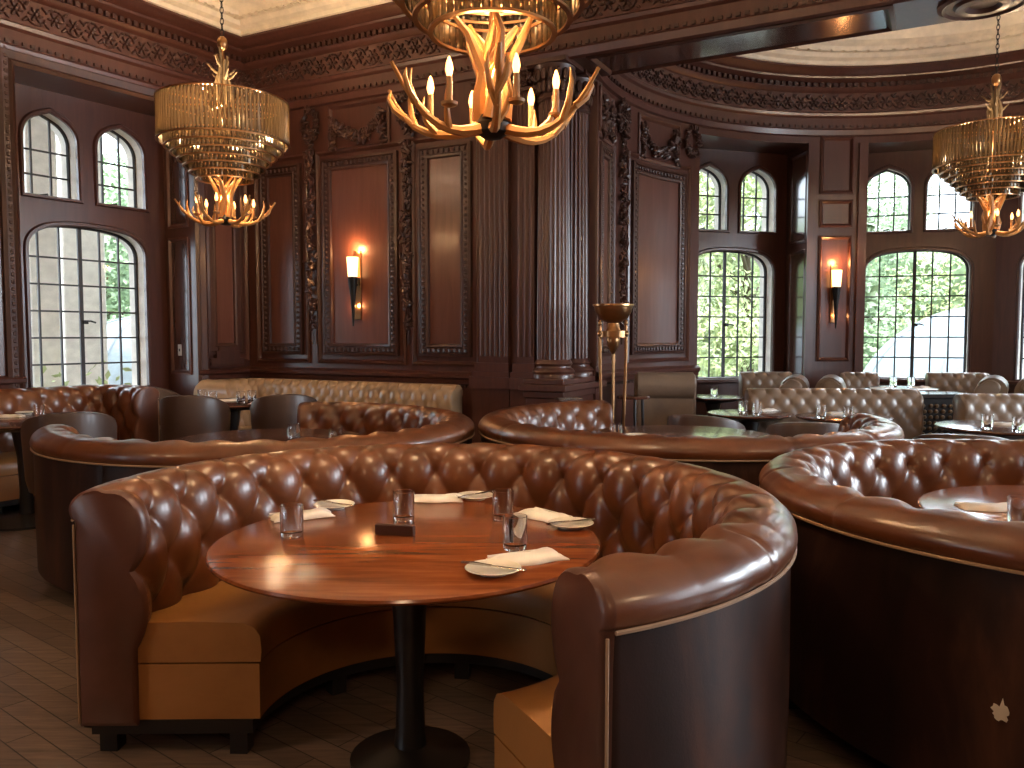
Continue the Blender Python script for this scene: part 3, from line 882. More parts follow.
BR = (M_BROWN, M_HIDE, M_ENDHIDE, M_SEAT); BE = (M_BEIGE, M_BEIGE, M_BEIGE, M_BEIGE); BB = (M_BAY, M_BAY, M_BAY, M_BAY)
B1 = (-.29, 2.71); B2 = (2.2, 3.05); B3 = (-1.57, 5.26); B4 = (1.13, 5.47)
G = 'round tufted brown leather booths'
seat('curved_booth', 'round tufted brown leather booth with tan seat around the nearest laid table', G, arc_path(B1, 1.157, 181, -64.5, 460), BR, H=.918, depth=.60, w=.205, sub=7, loc=B1)
seat('curved_booth', 'round brown booth with a torn white spot on its dark outer panel', G, arc_path(B2, 1.2, 232, -25, 320), BR, loc=B2)
seat('curved_booth', 'brown booth behind the nearest one whose scuffed end stands over bare floor', G, arc_path(B3, 1.31, 94, -162, 260), BR, sub=4, loc=B3)
seat('curved_booth', 'round brown booth in front of the brass torch lamp and columns', G, arc_path(B4, 1.335, 365, 108, 260), BR, sub=4, loc=B4)
# torn white patch on the second booth's panel
def torn_patch(px, py, c, R):
    r = ray(px, py); A = r.x**2 + r.y**2; Bq = -2 * (r.x * c[0] + r.y * c[1]); Cq = c[0]**2 + c[1]**2 - (R + .006)**2
    t = (-Bq - math.sqrt(Bq * Bq - 4 * A * Cq)) / (2 * A); a0 = math.atan2(r.y * t - c[1], r.x * t - c[0]); z0 = H_ + r.z * t
    m = MB(); rr = random.Random(5); pts = []
    for k in range(22):
        a = 2 * PI * k / 22; l = rr.uniform(.014, .026) * (1.5 if k in (5, 16) else 1); pts.append((l * math.cos(a), l * 1.15 * math.sin(a)))
    def P(x, y, o): return ((R + o) * math.cos(a0 + x / R), (R + o) * math.sin(a0 + x / R), z0 + y)
    m.loft([[P(x, y, .0) for x, y in pts], [P(x, y, .0065) for x, y in pts], [P(x * .6, y * .6, .0072) for x, y in pts]])
    return m.build('torn_patch', M_TORN, bpy.data.objects['curved_booth.001'])
M_TORN = plain('torn_leather', (.80, .76, .70), .8)
torn_patch(1000, 713, B2, 1.2)['label'] = 'torn white patch'

# beige banquettes
def wb2(u, n): p = K0 + U * u + N * n; return (p.x, p.y)
def wl2(u, n): p = K + L * u + NL * n; return (p.x, p.y)
seat('corner_banquette', 'long beige tufted banquette along the panelled back wall', None,
     line_path([wb2(3.72, .16), wb2(1.02, .16), wl2(.62, .18)], 300, 1, .5), BE, H=.96, w=.125, amp=.042, hh=.095, zB=.85, mz=.9, sub=4, cat='banquette', panels=1, piping=False, legs=False)
seat('curved_banquette', 'curved brown banquette under the tall corner window', None, line_path([wl2(1.72, .86), wl2(1.72, .14), wl2(3.9, .14)], 160, 1, .45), BR, H=.97, sub=4, panels=2)
def straight(px0, px1, Y0, Y1, inward, label, H=.95, name='banquette', group='beige tufted banquettes in the bay', roll=1, w=.13, depth=.55, n=60):
    a = ((px0 - 512) / F_ * Y0, Y0); b = ((px1 - 512) / F_ * Y1, Y1)
    return seat(name, label, group, line_path([a, b], n, inward), BB, H=H, w=w, amp=.042, hh=.095, zB=.85, mz=.9, sub=4, cat='banquette', panels=1, piping=False, roll=roll, depth=depth, legs=True)
# row in front of the bay: backs face the camera side with their tufted fronts
straight(912, 748, 7.42, 7.5, 1, 'long beige tufted banquette behind the two dark tub chairs in the bay', n=110, H=.94)
straight(1190, 957, 7.0, 7.1, 1, 'beige tufted banquette on the far side of the carved sideboard', n=110, H=.92)
straight(638, 694, 7.95, 7.9, 1, 'beige roll-top banquette with its plain back beside the brass torch lamp', H=1.04, roll=3)
straight(787, 741, 9.72, 9.75, 1, 'short beige banquette below the window by the carved panel', H=.99)
straight(873, 842, 9.6, 9.65, 1, 'short beige banquette against the sconce pier', H=.99)
straight(984, 928, 9.45, 9.6, 1, 'short beige banquette below the window beyond the sideboard', H=.99)
straight(801, 803, 8.35, 9.05, 1, 'beige banquette seen end-on facing the window by the carved panel', roll=3, depth=.4, H=.97)
straight(826, 823, 9.05, 8.35, 1, 'beige banquette seen end-on facing the sconce pier', roll=3, depth=.4, H=.97)
straight(1000, 1002, 8.2, 8.85, 1, 'beige banquette seen end-on facing the window beyond the sideboard', roll=3, depth=.4, H=.97)
straight(1027, 1024, 8.85, 8.2, 1, 'beige banquette seen end-on in front of the plain pier', roll=3, depth=.4, H=.97)

# ------------------------------------------------------------------ tables
def pedestal_table(x, y, r, label, mat=M_TABLE, base=.32, group=None, top=.75):
    rt = empty('pedestal_table', (x, y, 0), 0, label, 'table', group)
    m = MB(); m.lathe([(0, top), (r - .012, top), (r - .003, top - .003), (r, top - .010), (r - .003, top - .016), (r - .02, top - .024), (0, top - .024)], n=96); m.build('tabletop', mat, rt, smooth=40)
    m = MB(); m.lathe([(0, top - .024), (r - .03, top - .0245), (r - .10, top - .05), (r - .2, top - .062), (0, top - .065)], n=64); m.build('under_rim', M_BLACK, rt)
    m = MB(); m.lathe([(0, .05), (.055, .05), (.05, .1), (.045, .25), (.055, .5), (.075, .62), (.09, top - .07), (0, top - .07)], n=20); m.build('pedestal', M_BLACK, rt)
    m = MB(); m.lathe([(0, .06), (.06, .055), (base * .7, .03), (base, .018), (base, 0), (0, 0)], n=32); m.build('base', M_BLACK, rt)
    return rt
T1 = (-.34, 2.67)
pedestal_table(*T1, .63, 'round polished mahogany table inside the nearest brown booth', base=.20)
pedestal_table(2.2, 3.02, .62, 'round polished table inside the booth with the torn white spot')
pedestal_table(*B3, .62, 'round table inside the brown booth with the scuffed end', M_TABLE2)
pedestal_table(*B4, .62, 'round table inside the booth in front of the torch lamp', M_TABLE2)
pedestal_table(-3.72, 6.22, .55, 'round dark table with a black disc base by the corner window', M_TABLE2, .36, top=.78)
pedestal_table(-2.62, 7.62, .50, 'round dark table laid with glasses before the corner of the long banquette', M_TABLE2, top=.80)
pedestal_table(2.05, 7.05, .36, 'round glossy table laid with glasses next to the bay window chair', M_TABLE2)
pedestal_table(2.74, 6.75, .38, 'dark table laid before the long banquette in the bay', M_TABLE2)
pedestal_table(3.62, 6.0, .46, 'dark table laid before the banquette beyond the sideboard', M_TABLE2)
pedestal_table(4.15, 8.72, .36, 'small dark table laid under the window beside the sconce pier', M_TABLE2, top=.86)
pedestal_table(2.2, 8.95, .33, 'small bare dark table at the window by the carved panel', M_TABLE2)

# ------------------------------------------------------------------ table things
def make_tumbler():
    m = MB(); r = .038; h = .105
    m.lathe([(0, .0), (r - .004, 0), (r - .001, .004), (r + .001, h), (r - .001, h + .001), (r - .002, h), (r - .0035, .02), (r - .008, .016), (0, .015)], n=24)
    return m.build('tumbler', M_TUMBLER, smooth=40)
def make_napkin():
    m = MB(); nx, ny = 14, 8
    def top(i, j):
        x = -.11 + .22 * i / nx; y = -.055 + .11 * j / ny
        e = min(1, min(i, nx - i) / 1.5) * min(1, min(j, ny - j) / 1.5)
        return (x + .004 * math.sin(j * 1.3), y + .006 * math.sin(i * .7), .003 + .016 * e + .004 * noise.noise((x * 14, y * 16, 1.7)))
    vs = [top(i, j) for i in range(nx + 1) for j in range(ny + 1)]
    fs = [(i*(ny+1)+j, (i+1)*(ny+1)+j, (i+1)*(ny+1)+j+1, i*(ny+1)+j+1) for i in range(nx) for j in range(ny)]
    b = len(vs); vs += [(v[0], v[1], 0) for v in vs]
    fs += [tuple(b + k for k in reversed(f_)) for f_ in fs]
    ring = [(0, j) for j in range(ny)] + [(i, ny) for i in range(nx)] + [(nx, j) for j in range(ny, 0, -1)] + [(i, 0) for i in range(nx, 0, -1)]
    ids = [i*(ny+1)+j for i, j in ring]
    for a, c in zip(ids, ids[1:] + ids[:1]): fs.append((a, c, c + b, a + b))
    m.add(vs, fs)
    o = m.build('folded_napkin', M_CLOTH, smooth=60)
    m = MB(); m.box(-.108, .100, .049, .056, .006, .012); m.build('hem', M_CLOTH, o)
    return o
def make_plate():
    m = MB(); m.lathe([(0, .005), (.045, .005), (.06, .010), (.078, .015), (.08, .017), (.078, .0185), (.06, .0135), (.045, .009), (0, .009)], n=36)
    m.lathe([(.0, 0), (.042, 0), (.044, .006), (0, .006)], n=24)
    return m.build('side_plate', M_CHINA, smooth=40)
def make_knife():
    m = MB()
    m.loft([[(x, -w, z), (x, w, z), (x, w * .6, z + t), (x, -w * .6, z + t)] for x, w, z, t in ((-.005, .004, .02, .002), (.03, .009, .019, .002), (.08, .009, .019, .002), (.10, .005, .019, .002))])
    o = m.build('butter_knife', M_STEEL, smooth=40)
    m = MB(); m.loft([[(x, -w, z), (x, w, z), (x, w, z + t), (x, -w, z + t)] for x, w, z, t in ((-.10, .005, .019, .005), (-.06, .006, .019, .006), (-.005, .004, .019, .004))]); m.build('handle', M_STEEL, o)
    return o
PROTO = {}
def put(kind, x, y, z, rz, label, group=None):
    mk = dict(tumbler=make_tumbler, napkin=make_napkin, plate=make_plate, knife=make_knife)[kind]
    cat = dict(tumbler='glass', napkin='napkin', plate='plate', knife='knife')[kind]
    if kind not in PROTO:
        o = mk(); tag(o, label, cat); PROTO[kind] = o
        o.location = (x, y, z); o.rotation_euler = (0, 0, rz)
        if group: o['group'] = group
    else: o = dup(PROTO[kind], (x, y, z), rz, label, group)
    return o
def pt(px, py, z=.75): q = atz(px, py, z); return q.x, q.y
GG, GN, GP, GK = 'tumblers on the nearest table', 'napkins on the nearest table', 'side plates on the nearest table', 'butter knives on the nearest table'
for (px, py, lb) in ((292, 536, 'clear tumbler beside the napkin on the open end of the nearest table'), (404, 520, 'clear tumbler at the far edge of the nearest table behind the dark block'),
                     (503, 519, 'clear tumbler beside the far plate of the nearest table'), (515, 549, 'clear tumbler standing against the nearest napkin')):
    put('tumbler', *pt(px, py), .75, 0, lb, GG)
for (px, py, rz, lb) in ((302, 517, .45, 'folded white napkin behind the lone tumbler at the open end of the nearest table'), (436, 500, 0, 'folded white napkin at the far edge of the nearest table'),
                         (543, 517, -.9, 'folded white napkin next to the far corner plate of the nearest table'), (528, 560, .45, 'folded white napkin closest to the booth end on the nearest table')):
    put('napkin', *pt(px, py), .751, rz, lb, GN)
for k, (px, py, rz, lb) in enumerate(((334, 508, -.5, 'white side plate beyond the lone tumbler'), (475, 499, .9, 'white side plate at the back edge near the tufted seat'),
                         (571, 527, .5, 'white side plate by the table edge nearest the curved arm'), (493, 573, -.4, 'white side plate closest to the front edge of the nearest table'))):
    x, y = pt(px, py); put('plate', x, y, .75, 0, lb, GP)
    put('knife', x, y, .75, rz, 'steel knife on the ' + lb.replace(' of the nearest table', ''), GK)
# dark wooden block
x, y = pt(395, 535); m = MB(); m.box(-.068, .068, -.012, .012, 0, .035)
o = m.build('menu_block', plain('dark_block', (.055, .022, .014), .4), bevel=.002); o.location = (x, y, .75); o.rotation_euler = (0, 0, -.2)
tag(o, 'dark wooden block with a slot standing on the nearest table', 'block')
m = MB(); m.box(-.06, .06, -.0025, .0025, .0345, .0358); m.build('slot', M_BLACK, o)
FAR = [('tumbler', 1019, 527, .75, 'clear tumbler on the table in the booth with the torn spot'), ('napkin', 990, 509, .75, 'folded napkin on the table in the booth with the torn spot'),
       ('tumbler', 294, 441, .75, 'tumbler showing over the rim of the booth with the scuffed end'), ('tumbler', 336, 446, .75, 'tumbler showing low over the rim beside the tufted booth back'),
       ('tumbler', 616, 440, .75, 'tumbler on the table in front of the torch lamp'), ('plate', 637, 437, .75, 'plate on the table in front of the torch lamp'),
       ('tumbler', 39, 418, .78, 'tumbler on the dark table by the corner window'), ('napkin', 8, 417, .78, 'napkin on the dark table by the corner window beside the frame edge'),
       ('napkin', 62, 419, .78, 'napkin near the tub chair on the dark table by the corner window'), ('plate', 26, 414, .78, 'plate between napkins on the dark table by the corner window'),
       ('tumbler', 202, 401, .8, 'tumbler nearest the switch plate on the round table by the long banquette'), ('tumbler', 213, 403, .8, 'tumbler second from the switch plate on the table by the long banquette'),
       ('tumbler', 241, 403, .8, 'tumbler third from the switch plate on the table by the long banquette'), ('tumbler', 252, 402, .8, 'tumbler farthest from the switch plate on the table by the long banquette'),
       ('napkin', 228, 401, .8, 'napkin among the four tumblers by the long banquette'), ('napkin', 190, 404, .8, 'napkin above the tub chair back by the window jamb'), ('napkin', 262, 404, .8, 'napkin over the tub chair near the tufted brown booth'),
       ('tumbler', 743, 413, .75, 'tumbler nearest the tub chair on the glossy bay table'), ('tumbler', 757, 415, .75, 'tumbler on the edge of the glossy bay table'), ('napkin', 766, 411, .75, 'napkin on the glossy bay table'),
       ('tumbler', 821, 418, .75, 'tumbler before the long bay banquette near the napkin'), ('tumbler', 848, 420, .75, 'tumbler before the long bay banquette near the booth rim'), ('napkin', 840, 414, .75, 'napkin before the long bay banquette'),
       ('tumbler', 987, 429, .75, 'tumbler on the table past the sideboard'), ('tumbler', 1018, 432, .75, 'tumbler at the edge of the table past the sideboard'), ('napkin', 1003, 425, .75, 'napkin on the table past the sideboard'),
       ('tumbler', 893, 387, .86, 'tumbler nearest the pier on the window table'), ('tumbler', 911, 387, .86, 'tumbler farthest from the pier on the window table'), ('napkin', 882, 389, .86, 'napkin nearest the pier on the window table'), ('napkin', 922, 388, .86, 'napkin farthest from the pier on the window table'),
       ('tumbler', 714, 396, .75, 'tumbler on the small table at the window by the carved panel')]
for k, (kd, px, py, z, lb) in enumerate(FAR):
    put(kd, *pt(px, py, z), z + (.001 if kd == 'napkin' else 0), .3 * (k % 5) - .5, lb)

# ------------------------------------------------------------------ tub chairs
def make_chair():
    rt = empty('tub_chair', (0, 0, 0))
    m = MB(); rings = []
    n = 28
    for i in range(n + 1):
        th = R_(-112 + 224 * i / n); t = abs(th) / R_(112)
        zt = .79 - .14 * t ** 2.2; ro, ri = .30, .245; fl = .02
        ex = 1 - .06 * t
        d = Vector((math.sin(th), -math.cos(th) * ex, 0))
        sec = [(ro - .02, .33), (ro, .40), (ro + fl, zt - .03), (ro + fl - .008, zt - .006), (ro + fl - .03, zt), (ri + fl + .008, zt - .006), (ri + fl, zt - .03), (ri, .44), (ri, .33)]
        rings.append([(d.x * r, d.y * r, z) for r, z in sec])
    m.loft(rings); m.build('shell', M_CHAIR, rt, smooth=50)
    m = MB(); m.lathe([(0, .34), (.22, .34), (.245, .37), (.245, .42), (.22, .455), (.1, .465), (0, .465)], n=28); m.build('seat', M_CHAIR, rt)
    m = MB(); m.lathe([(0, .05), (.03, .05), (.028, .3), (.08, .335), (0, .335)], n=14); m.build('stem', M_CHROME, rt)
    for k in range(4):
        a = PI / 4 + k * PI / 2
        m = MB(); m.tube([(.02 * math.cos(a), .02 * math.sin(a), .075), (.16 * math.cos(a), .16 * math.sin(a), .06), (.28 * math.cos(a), .28 * math.sin(a), .012)], [.02, .016, .012], 8); m.build('leg', M_IRON, rt)
    return rt
CH = [(-2.72, 7.02, 0.05, 'dark brown tub chair at the laid table nearest the window jamb'), (-1.98, 7.12, .3, 'dark brown tub chair beside the tufted back of the scuffed booth'),
      (-2.98, 5.50, .5, 'dark brown tub chair behind the scuffed booth end by the window table'), (-3.36, 7.85, -1.9, 'dark brown tub chair half hidden by the end of the curved banquette'),
      (1.60, 6.72, -.6, 'umber tub chair before the roll-top banquette'), (2.26, 6.2, -.3, 'umber tub chair with its back over the booth rim before the long bay banquette'),
      (3.02, 5.45, -.5, 'umber tub chair with its back before the banquette beyond the sideboard'), (3.1, 7.92, .1, 'umber tub chair far off before the sconce pier')]
ch0 = None
for x, y, rz, lb in CH:
    if ch0 is None:
        ch0 = make_chair(); tag(ch0, lb, 'chair', 'dark tub chairs'); ch0.location = (x, y, 0); ch0.scale = (.90, .90, 1.17); ch0.rotation_euler = (0, 0, rz)
    else: c_ = dup(ch0, (x, y, 0), rz, lb, 'dark tub chairs'); c_.scale = (.90, .90, 1.17) if x < 0 else (1, 1, 1)

# ------------------------------------------------------------------ sideboard, side table, tray, torch lamp
q0 = (930 - 512) / F_ * 7.95
rt = empty('sideboard', (q0 + .05, 7.95, 0), -.05, 'dark carved sideboard with a glossy stone top between two beige banquettes', 'sideboard')
m = MB(); m.box(-.27, .27, -.19, .19, .06, .82); m.build('body', M_BLACK, rt, bevel=.006)
m = MB(); m.box(-.29, .29, -.21, .21, .82, .86); m.build('top', plain('dark_stone', (.05, .045, .045), .1, 0, .5), rt, bevel=.006)
m = MB()
rr = random.Random(4)
for i in range(9):
    for j in range(13):
        x = -.24 + .06 * i + rr.uniform(-.01, .01); z = .1 + .054 * j; m.ell((x, -.195, z), .022, .015, .02)
m.build('carved_front', plain('carved_bronze', (.16, .10, .055), .35, .5), rt)
m = MB(); m.box(-.28, .28, -.2, .2, 0, .06); m.build('plinth', M_BLACK, rt)
o = MB(); o.box(-.10, .10, -.05, .05, 0, .004)
o.tube([(-.10, -.05, .012), (.10, -.05, .012), (.10, .05, .012), (-.10, .05, .012)], .006, 6, closed=True)
q = Vector(B4) + Vector((math.cos(R_(112)), math.sin(R_(112)))) * 1.29
tr = o.build('metal_tray', M_CHROME); tr.location = ((569 - 512) / F_ * 6.72, 6.72, .888); tr.rotation_euler = (0, 0, .25)
tag(tr, 'small shiny metal tray resting on the booth rim by the columns', 'tray')
x, y = (634 - 512) / F_ * 7.55, 7.55
rt = empty('side_table', (x, y, 0), 0, 'small dark round side table behind the brass torch lamp', 'side table')
m = MB(); m.lathe([(0, .86), (.15, .86), (.155, .85), (.15, .835), (0, .835)], n=28); m.build('tabletop', M_TABLE2, rt)
for k in range(3):
    a = k * 2.094 + .5; m = MB(); m.tube([(.10 * math.cos(a), .10 * math.sin(a), .84), (.13 * math.cos(a), .13 * math.sin(a), 0)], .014, 8); m.build('leg', M_BLACK, rt)
m = MB(); m.lathe([(0, .25), (.11, .25), (.11, .235), (0, .235)], n=20); m.build('shelf', M_BLACK, rt)

rt = empty('torch_lamp', (.86, 6.98, 0), .3, 'tall brass tripod torch lamp with a wide bowl beside the columns', 'floor lamp')
m = MB(); m.lathe([(0, 1.52), (.06, 1.525), (.12, 1.56), (.155, 1.62), (.165, 1.66), (.175, 1.665), (.175, 1.68), (.163, 1.68), (.15, 1.63), (.11, 1.575), (0, 1.55)], n=36); m.build('bowl', M_BRASS, rt)
m = MB(); m.lathe([(0, 1.26), (.015, 1.26), (.03, 1.29), (.05, 1.33), (.06, 1.38), (.05, 1.42), (.07, 1.45), (.055, 1.48), (.05, 1.52), (0, 1.53)], n=24); m.build('vase_body', M_BRASS, rt)
m = MB(); m.lathe([(.115, 1.40), (.13, 1.40), (.13, 1.455), (.115, 1.455), (.115, 1.40)], n=32); m.build('ring_band', M_BRASS, rt)
for k in range(3):
    a = k * 2.0944 - PI / 2 + .6
    d = Vector((math.cos(a), math.sin(a), 0))
    m = MB(); m.tube([d * .125 + Vector((0, 0, 1.5)), d * .125 + Vector((0, 0, 1.25)), d * .11 + Vector((0, 0, .7)), d * .10 + Vector((0, 0, .2)), d * .16 + Vector((0, 0, .03)), d * .2 + Vector((0, 0, .012))], [.012, .014, .012, .011, .014, .012], 8)
    lg = m.build('leg', M_BRASS, rt)
    m = MB(); m.ell(d * .125 + Vector((0, 0, 1.43)), .026, .026, .03, None, 10, 6); m.ell(d * .125 + Vector((0, 0, 1.52)), .016, .016, .028, None, 10, 6); m.build('finial', M_BRASS, lg)
m = MB(); m.tube([(0, 0, 1.27), (0, 0, .25)], .007, 8); m.ell((0, 0, .25), .02, .02, .03); m.build('stem', M_BRASS, rt)
m = MB(); m.lathe([(0, .30), (.09, .30), (.1, .29), (.09, .28), (0, .28)], n=24); m.build('shelf_plate', M_BRASS, rt)

# ------------------------------------------------------------------ sconces
def sconce(loc, rz, label):
    rt = empty('wall_sconce', loc, rz, label, 'sconce', 'lit torch sconces')
    m = MB(); m.box(-.045, .045, -.012, 0, -.35, .35); m.build('backplate', M_BRASS, rt, bevel=.004)
    m = MB(); m.lathe([(0, -.42), (.008, -.42), (.03, -.1), (.05, .06), (.052, .08), (.045, .08), (0, .07)], (0, -.08, 0), 20); m.build('torch_body', M_IRON, rt)
    m = MB(); m.lathe([(.046, .07), (.060, .28), (.056, .28), (.043, .08)], (0, -.08, 0), 20); m.build('glass_shade', M_SCONCE, rt)
    m = MB(); m.tube([(0, -.012, .0), (0, -.06, 0)], .012, 8); m.build('bracket', M_IRON, rt)
    return rt
def lamp(loc, power, col, rad, name='lamp'):
    d = bpy.data.lights.new(name, 'POINT'); d.energy = power; d.color = col; d.shadow_soft_size = rad
    o = bpy.data.objects.new(name, d); C.objects.link(o); o.location = loc; return o
p = w_back(2.40, .013, 1.93)
sconce(p, math.atan2(U.y, U.x), 'lit torch sconce in the middle of the panelled back wall')
q = w_back(2.40, .085, 2.30); lamp(q, 3.6, (1, .48, .18), .04, 'sconce_light')
q = w_back(2.40, .055, 1.72); lamp(q, 1.0, (1, .45, .16), .02, 'sconce_light')
p = w_apse(89, .002, 1.92); sconce(p, 0, 'lit torch sconce on the pier between two bay windows')
q = w_apse(89, .085, 2.30); lamp(q, 3.4, (1, .42, .14), .04, 'sconce_light')
q = w_apse(89, .07, 1.66); lamp(q, 1.8, (1, .42, .15), .02, 'sconce_light')

# ------------------------------------------------------------------ chandeliers
def antler(rr, base, a, reach, lift, r0):
    """one curved antler beam with tines, as list of (points, radii)"""
    d = Vector((math.cos(a), math.sin(a), 0)); s = Vector((-d.y, d.x, 0)); b = Vector(base); out = []
    sw = rr.uniform(-.12, .12)
    P = [b + d * (reach * t) + s * (sw * math.sin(t * 2.4)) + Vector((0, 0, -.055 * math.sin(t * PI * .9) + lift * t ** 3)) for t in [i / 9 for i in range(10)]]
    out.append((P, [r0 * (1 - .72 * (i / 9)) for i in range(10)]))
    for t, hgt, ang in ((.45, .13, .9), (.68, .16, -.7), (.82, .10, .5)):
        i = int(t * 9); q = P[i]; dd = (d * math.cos(ang) + s * math.sin(ang))
        T = [q, q + dd * .04 + Vector((0, 0, hgt * .3)), q + dd * .06 + Vector((0, 0, hgt * .7)), q + dd * .05 + Vector((0, 0, hgt))]
        out.append((T, [r0 * .62, r0 * .5, r0 * .34, r0 * .08]))
    return out
def make_chandelier(label):
    """origin at the centre of the hanging antler hub; crystals above; about 1.05 m across"""
    rt = empty('antler_chandelier', (0, 0, 0), 0, label, 'chandelier', 'crystal and antler chandeliers')
    tiers = [(.525, .62, .96), (.47, .57, .66), (.42, .52, .61), (.37, .47, .56), (.325, .42, .51), (.28, .37, .46), (.225, .32, .41)]
    for r, z0, z1 in tiers:
        m = MB(); n = int(2 * PI * r / .034)
        for i in range(n):
            a = 2 * PI * i / n; w = PI * r / n * .82; tw = a + .07 * math.sin(i * 12.9); c, s = math.cos(a), math.sin(a); c2, s2 = math.cos(tw), math.sin(tw)
            sec = [(-w, -.004), (-w * .5, .003), (w * .5, .003), (w, -.004), (w * .6, -.008), (-w * .6, -.008)]
            jz = 0
            m.loft([[(c * r + c2 * d - s2 * x, s * r + s2 * d + c2 * x, z) for x, d in sec] for z in (z0 + jz, z1)])
        m.build('crystal_tier', M_CRYSTAL, rt, smooth=0)
        m = MB(); m.lathe([(r - .012, z1 - .006), (r + .008, z1 - .006), (r + .008, z1 + .004), (r - .012, z1 + .004), (r - .012, z1 - .006)], n=48); m.lathe([(r - .012, z0 - .003), (r + .007, z0 - .003), (r + .007, z0 + .006), (r - .012, z0 + .006), (r - .012, z0 - .003)], n=48); m.build('tier_ring', M_BRASS, rt)
    m = MB()
    for k in range(4):
        a = k * PI / 4; m.tube([(.52 * math.cos(a), .52 * math.sin(a), .945), (-.52 * math.cos(a), -.52 * math.sin(a), .945)], .007, 6)
    m.tube([(0, 0, .0), (0, 0, 1.4)], .014, 8); m.build('inner_frame', M_BRASS, rt)
    rr = random.Random(11)
    for k in range(6):
        m = MB()
        for P, r in antler(rr, (0, 0, .0), k * PI / 3 + .25, .40, .17, .024): m.tube(P, r, 7)
        m.build('antler', M_ANTLER, rt)
    for k in range(5):                      # upright antlers round the stem
        a = k * 1.2566 + .4; m = MB(); d = Vector((math.cos(a), math.sin(a), 0)); s = Vector((-d.y, d.x, 0))
        P = [d * .05 + Vector((0, 0, .01)), d * .05 + s * .02 + Vector((0, 0, .1)), d * .035 + s * .03 + Vector((0, 0, .18)), d * .09 + s * .05 + Vector((0, 0, .30)), d * .15 + s * .03 + Vector((0, 0, .38))]
        m.tube(P, [.026, .024, .020, .016, .008], 7)
        m.tube([P[2], P[2] - d * .05 + Vector((0, 0, .08)), P[2] - d * .12 + Vector((0, 0, .16))], [.016, .013, .007], 7); m.build('upright_antler', M_ANTLER, rt)
    m = MB(); m.lathe([(0, -.05), (.03, -.05), (.06, -.03), (.065, .0), (.05, .03), (0, .04)], n=20); m.build('hub', M_IRON, rt)
    for k in range(6):
        a = k * PI / 3 + .55; x, y = .23 * math.cos(a), .23 * math.sin(a)
        m = MB(); m.lathe([(0, -.02), (.028, -.01), (.03, .0), (.012, .005), (.011, .085), (0, .085)], (x, y, .03), 12); cd = m.build('candle', plain('candle_sleeve', (.30, .15, .05), .5), rt)
        m = MB(); m.lathe([(0, 0), (.009, .004), (.014, .025), (.011, .045), (.004, .066), (0, .07)], (x, y, .115), 12); m.build('bulb', M_FLAME, cd)
    m = MB(); rr = random.Random(3)          # antler stack on the suspension
    for k in range(7):
        a = k * .9; d = Vector((math.cos(a), math.sin(a), 0)); z = .94 + .05 * (k % 3)
        m.tube([d * .05 + Vector((0, 0, z)), d * .055 + Vector((0, 0, z + .12)), d * .02 + Vector((0, 0, z + .24)), d * .045 + Vector((0, 0, z + .36))], [.016, .018, .015, .008], 7)
        m.tube([d * .03 + Vector((0, 0, z + .2)), d * .07 + Vector((0, 0, z + .22)), d * .12 + Vector((0, 0, z + .27))], [.013, .01, .004], 6)
    m.build('antler_stack', M_ANTLER_DIM, rt)
    m = MB(); m.ell((0, 0, 1.44), .045, .045, .06, None, 12, 8)
    m.build('canopy_ball', M_BRASS, rt)
    m = MB(); z = 1.50; i = 0
    while z < 2.43:
        a = (i % 2) * PI / 2; d = Vector((math.cos(a), math.sin(a), 0))
        m.tube([Vector((0, 0, z + .03)) + d * (.014 * math.cos(t)) + Vector((0, 0, .03 * math.sin(t))) for t in [j * PI / 4 for j in range(8)]], .004, 5, closed=True); z += .045; i += 1
    m.build('chain', M_IRON, rt)
    return rt
CHL = [(-2.40, 6.95, 2.39, 'crystal and antler chandelier before the corner of the panelled room'), (-.07, 3.02, 2.18, 'crystal and antler chandelier hanging over the nearest booth'),
       (4.66, 8.05, 2.43, 'greyer crystal and antler chandelier hanging in the mouth of the bay')]
c0 = make_chandelier(CHL[0][3])
for k, (x, y, z, lb) in enumerate(CHL):
    if k == 0: c0.location = (x, y, z)
    else: dup(c0, (x, y, z), k * .35, lb)
    pw = (50, 75, 22)[k]
    lamp((x, y, z + .19), pw * .6, (1, .58, .27), .09, 'chandelier_or_fill_light')
    for a_ in (.4, 2.5, 4.6): lamp((x + .26 * math.cos(a_), y + .26 * math.sin(a_), z + .84), pw * .30, (1, .70, .42), .05, 'chandelier_or_fill_light')
# added fill lamps behind the camera, standing in for unseen chandeliers
for x, y in ((3.4, .4), (-3.6, 1.2), (0, -2.4)): lamp((x, y, 3.1), 34, (1, .66, .38), .25, 'chandelier_or_fill_light')

# ------------------------------------------------------------------ daylight
w = bpy.data.worlds.new('sky'); bpy.context.scene.world = w; w.use_nodes = True
bg = w.node_tree.nodes['Background']; bg.inputs[0].default_value = (.80, .90, 1.0, 1); bg.inputs[1].default_value = 2.6
sl = bpy.data.lights.new('sun', 'SUN'); sl.energy = 2.4; sl.angle = R_(3); sl.color = (1, .95, .86)
so = bpy.data.objects.new('sun', sl); C.objects.link(so); so.rotation_euler = (R_(38), 0, R_(-12))
def portal(c, d, sx, sz):
    l = bpy.data.lights.new('sky_portal', 'AREA'); l.shape = 'RECTANGLE'; l.size = sx; l.size_y = sz
    o = bpy.data.objects.new('sky_portal', l); C.objects.link(o); o.location = c
    o.rotation_euler = Vector(d).to_track_quat('-Z', 'Z').to_euler(); l.cycles.is_portal = True
for a in (106.5, 71, 45, 20):
    d = Vector((math.cos(R_(a)), math.sin(R_(a)), 0)); q = AC + Vector((d.x, d.y)) * 4.5
    portal((q.x, q.y, 2.3), -d, 1.5, 3.1)
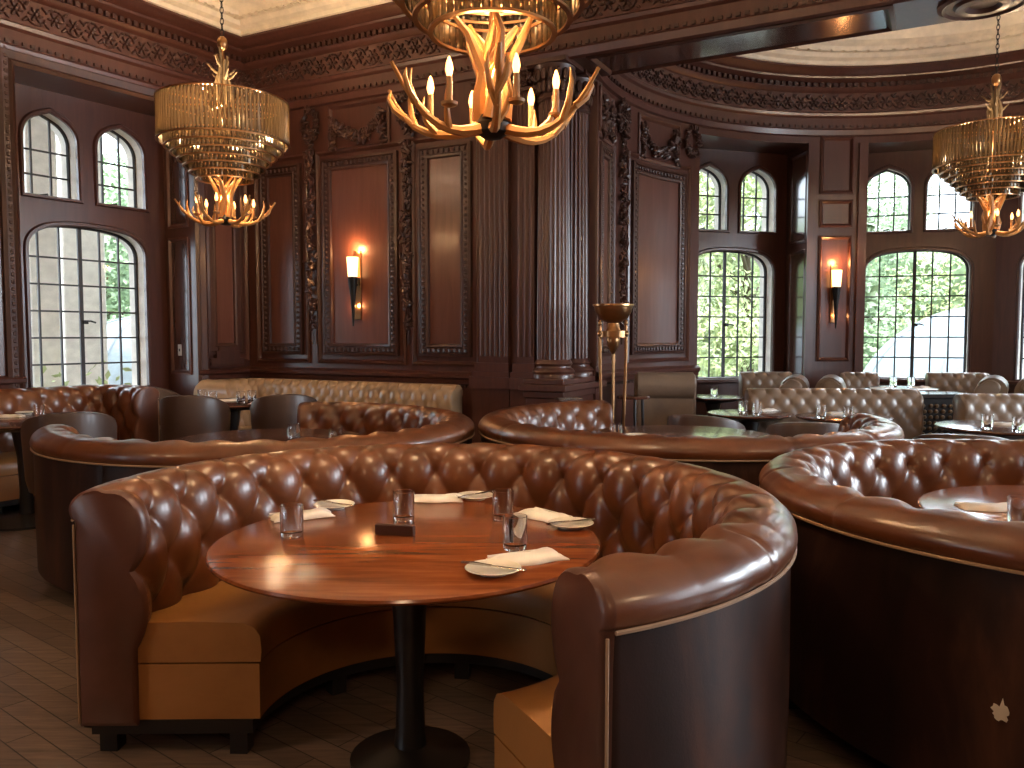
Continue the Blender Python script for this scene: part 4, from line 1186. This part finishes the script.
q = K + L * (JT + .83) - NL * .9; portal((q.x, q.y, 2.3), (NL.x, NL.y, 0), 1.5, 3.1)
a, b = Vector((7.72, 7.3)), Vector((7.2, -4)); dd = (b - a).normalized()
for o in (1.9, 4.3, 6.7):
    q = a + dd * o; portal((q.x + .4, q.y, 2.25), (-1, 0, 0), 1.4, 2.9)

# daylight boosted by added area lamps outside the windows, on top of the sky
def sky_fill(c, d, sx, sz, e):
    l = bpy.data.lights.new('daylight_fill', 'AREA'); l.shape = 'RECTANGLE'; l.size = sx; l.size_y = sz; l.energy = e; l.color = (.80, .90, 1.0)
    o = bpy.data.objects.new('daylight_fill', l); C.objects.link(o); o.location = c
    o.rotation_euler = Vector(d).to_track_quat('-Z', 'Z').to_euler()
for a in (106.5, 71, 45, 20):
    d = Vector((math.cos(R_(a)), math.sin(R_(a)))); q = AC + d * 6.6; sky_fill((q.x, q.y, 5.6), (-d.x, -d.y, -.85), 2.6, 2.2, 750)
q = K + L * (JT + .83) - NL * 3; sky_fill((q.x, q.y, 5.6), (NL.x, NL.y, -.85), 2.4, 2.2, 500)
for o in (1.9, 4.3): q = a_ = Vector((7.72, 7.3)) + dd * o; sky_fill((q.x + 1.2, q.y, 2.6), (-1, 0, -.1), 1.6, 2.6, 140)

# ------------------------------------------------------------------ camera and look
cam = bpy.data.cameras.new('camera'); cam.sensor_width = 36; cam.lens = 36 * F_ / 1024; cam.clip_start = .05
co = bpy.data.objects.new('camera', cam); C.objects.link(co); co.location = (0, 0, H_); co.rotation_euler = (PI / 2 - PITCH, 0, 0)
sc = bpy.context.scene; sc.camera = co
sc.view_settings.view_transform = 'Standard'; sc.view_settings.look = 'None'; sc.view_settings.gamma = 1; sc.view_settings.use_curve_mapping = False
sc.view_settings.exposure = 1.5
cy = sc.cycles; cy.use_denoising = True; cy.max_bounces = 8; cy.diffuse_bounces = 4; cy.glossy_bounces = 4; cy.transparent_max_bounces = 24
cy.caustics_reflective = False; cy.caustics_refractive = False; cy.sample_clamp_indirect = 4
